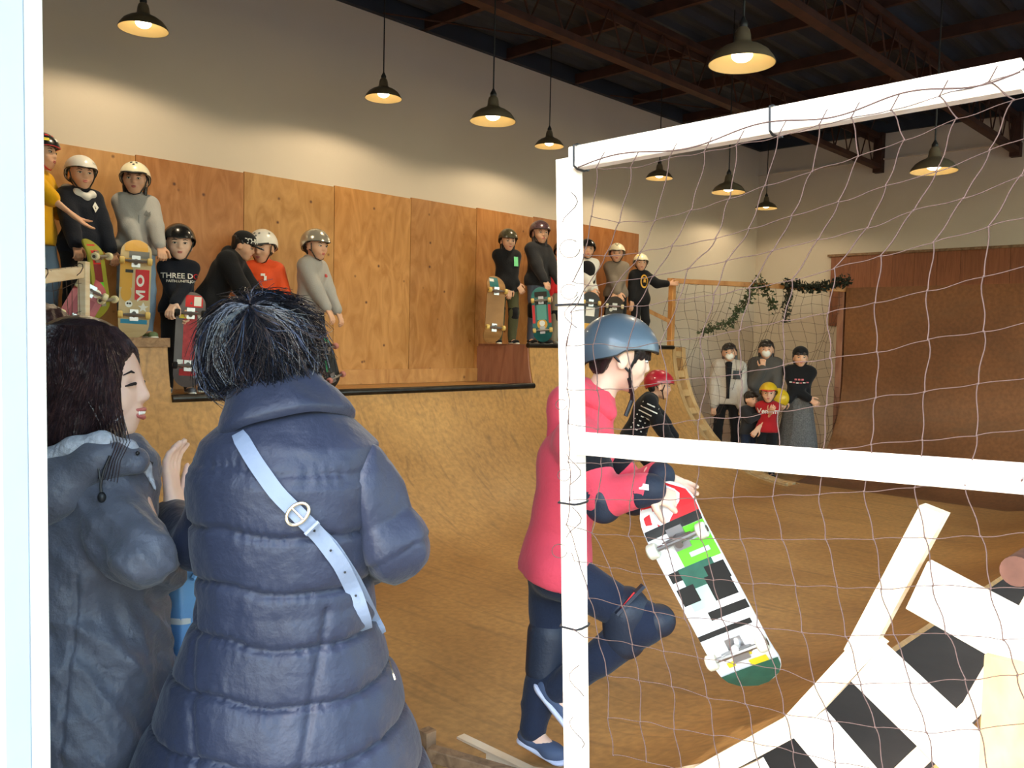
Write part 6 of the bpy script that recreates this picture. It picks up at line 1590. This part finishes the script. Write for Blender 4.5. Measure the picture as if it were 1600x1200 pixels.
for q in 'LR':
    el, sh, wr, kn, hp, an = (V(J[a + q]) for a in ('el', 'sh', 'wr', 'kn', 'hip', 'an'))
    S = Sdf(.006, .02); S.cap(el.lerp(sh, .04), el.lerp(wr, .06), .076, .074); S.ell(el - V((0, 0, .045)) - FX * .01, (.05, .05, .04)); o = sdf_obj('elbow_pad', S, M_pad, rb)
    S = Sdf(.006, .01); a_ = el.lerp(sh, .50); S.cap(a_, el.lerp(sh, .52), .081, .081); sdf_obj('pad_strap', S, C_black, rb)
    S = Sdf(.006, .015); S.cap(el.lerp(wr, .84), wr + (wr - el).normalized() * .01, .058, .052); gd = sdf_obj('wrist_guard', S, mat('navy wrist guard', srgb(30, 38, 56), .7, bump=(90, .2)), rb)
    if q == 'R': fixsub(decal('print', rect(.03, .018), wr.lerp(el, .15) + V((0, 0, .03)), RX, nrm(V((0, 0, 1)) - FX * .1), S_white, gd, bvh_of(gd), .003, .1), gd)
    S = Sdf(.006, .02); dn = nrm(kn - (hp + an) / 2); S.cap(kn.lerp(hp, .22), kn.lerp(an, .22), .088, .078); S.ell(kn + dn * .05, (.06, .06, .06)); kp = sdf_obj('knee_pad', S, M_pad, rb)
t0_ = V(J['knR']).lerp(V(J['hipR']), .30); tb_ = MB().beam(t0_ + FX * -.085 - RX * .02 + V((0, 0, .0)), t0_ + RX * .075 - FX * .07 + V((0, 0, .10)), .012, .035, -FX); tb_.build('pad_tab', M_pad, rb)
MB().beam(t0_ - FX * .093 + RX * .0 + V((0, 0, .02)), t0_ + RX * .045 - FX * .083 + V((0, 0, .075)), .003, .014, nrm(V((0, 0, 1)) - RX)).build('pad_label', S_red, rb)
nb = facing(V(at(1100, 900, 2.85)), -8)
GB = mat('dark green print', srgb(44, 96, 80), .5, var=(14, .25)); LG = mat('bright green print', srgb(110, 220, 50), .5)
board('large white skateboard with green, red and black panels carried by the boy in red hoodie', at(1022, 766, 2.76), at(1192, 1086, 2.70), nb, mat('white deck', srgb(232, 234, 236), .4), width=.205, wheel=mat('ivory wheel', srgb(226, 222, 200), .5),
      graphics=[(.04, .41, rect(.19, .13), S_red), (-.36, .38, rect(.05, .16), S_white), (.0, .325, rect(.20, .03), S_black), (.17, .22, rect(.13, .125), LG), (.14, .25, rect(.09, .018), mat('pale violet print', srgb(196, 200, 230), .5)), (.2, .18, rect(.07, .016), mat('pale violet print', srgb(196, 200, 230))), (-.30, .115, rect(.06, .035), S_black),
                (.02, .08, rect(.12, .09), GB), (.30, .07, rect(.07, .06), S_black), (-.10, -.01, rect(.10, .07), mat('pale green print', srgb(176, 206, 192), .5)), (.25, .0, rect(.08, .10), S_black), (-.3, .02, rect(.06, .06), S_black), (.3, -.07, rect(.1, .035), S_white), (.18, -.10, rect(.14, .03), S_black), (-.05, -.175, rect(.19, .018), S_black),
                (.05, -.30, rect(.05, .02), S_yel), (.2, -.36, rect(.06, .03), S_yel), (-.22, -.33, rect(.025, .02), S_yel), (0, -.44, rect(.20, .10), GB)])

# ---------------------------------------------------------------- rider crossing the ramp behind him
pr_ = on_z(985, 800, 0.0)
fcr = nrm(RX * .95 - FX * .1); pb2 = V(pr_); pb2.z = .082
J, k_ = pose(pb2, fcr, 1.42, .235, lean=.42, crouch=.22, hR=(.14, .25, .42), hL=(-.14, .30, .42), pitch=10, stance=.10, elR=(.8, -.2, -.5), elL=(-.8, -.2, -.5))
rd = figure('small rider in black striped top and red helmet behind the boy', pr_, J, k_, .235, None, dict(top=(C_black, .03, 1.0, .04), topname='jersey', legs=(C_black, .02), shoe=C_black, hair=(H_dark, 'short'), helmet=mat('red helmet', srgb(176, 28, 50), .35, coat=.4)), voxel=.011, hv=.007, cat='person')
elbowpads(rd, C_black); kneepads(rd, mat('green edged pad', srgb(44, 60, 52), .6))
for i in range(7):
    c = V(J['pel']).lerp(V(J['neck']), .2 + i * .11); X = nrm(J['front']); 
    fixsub(decal('stripe', rect(.16, .011), c + X * .02, X, nrm((V(J['neck']) - V(J['pel']))), S_white, rd['top'], bvh_of(rd['top']), .003, .4, sub=2), rd['top'])
bl = board('dark skateboard rolling on the ramp floor under the small rider', pb2 + fcr * .36 - V((0, 0, .006)), pb2 - fcr * .36 - V((0, 0, .006)), (0, 0, -1), mat('black deck', srgb(30, 32, 34)), wheel=M_wheel)
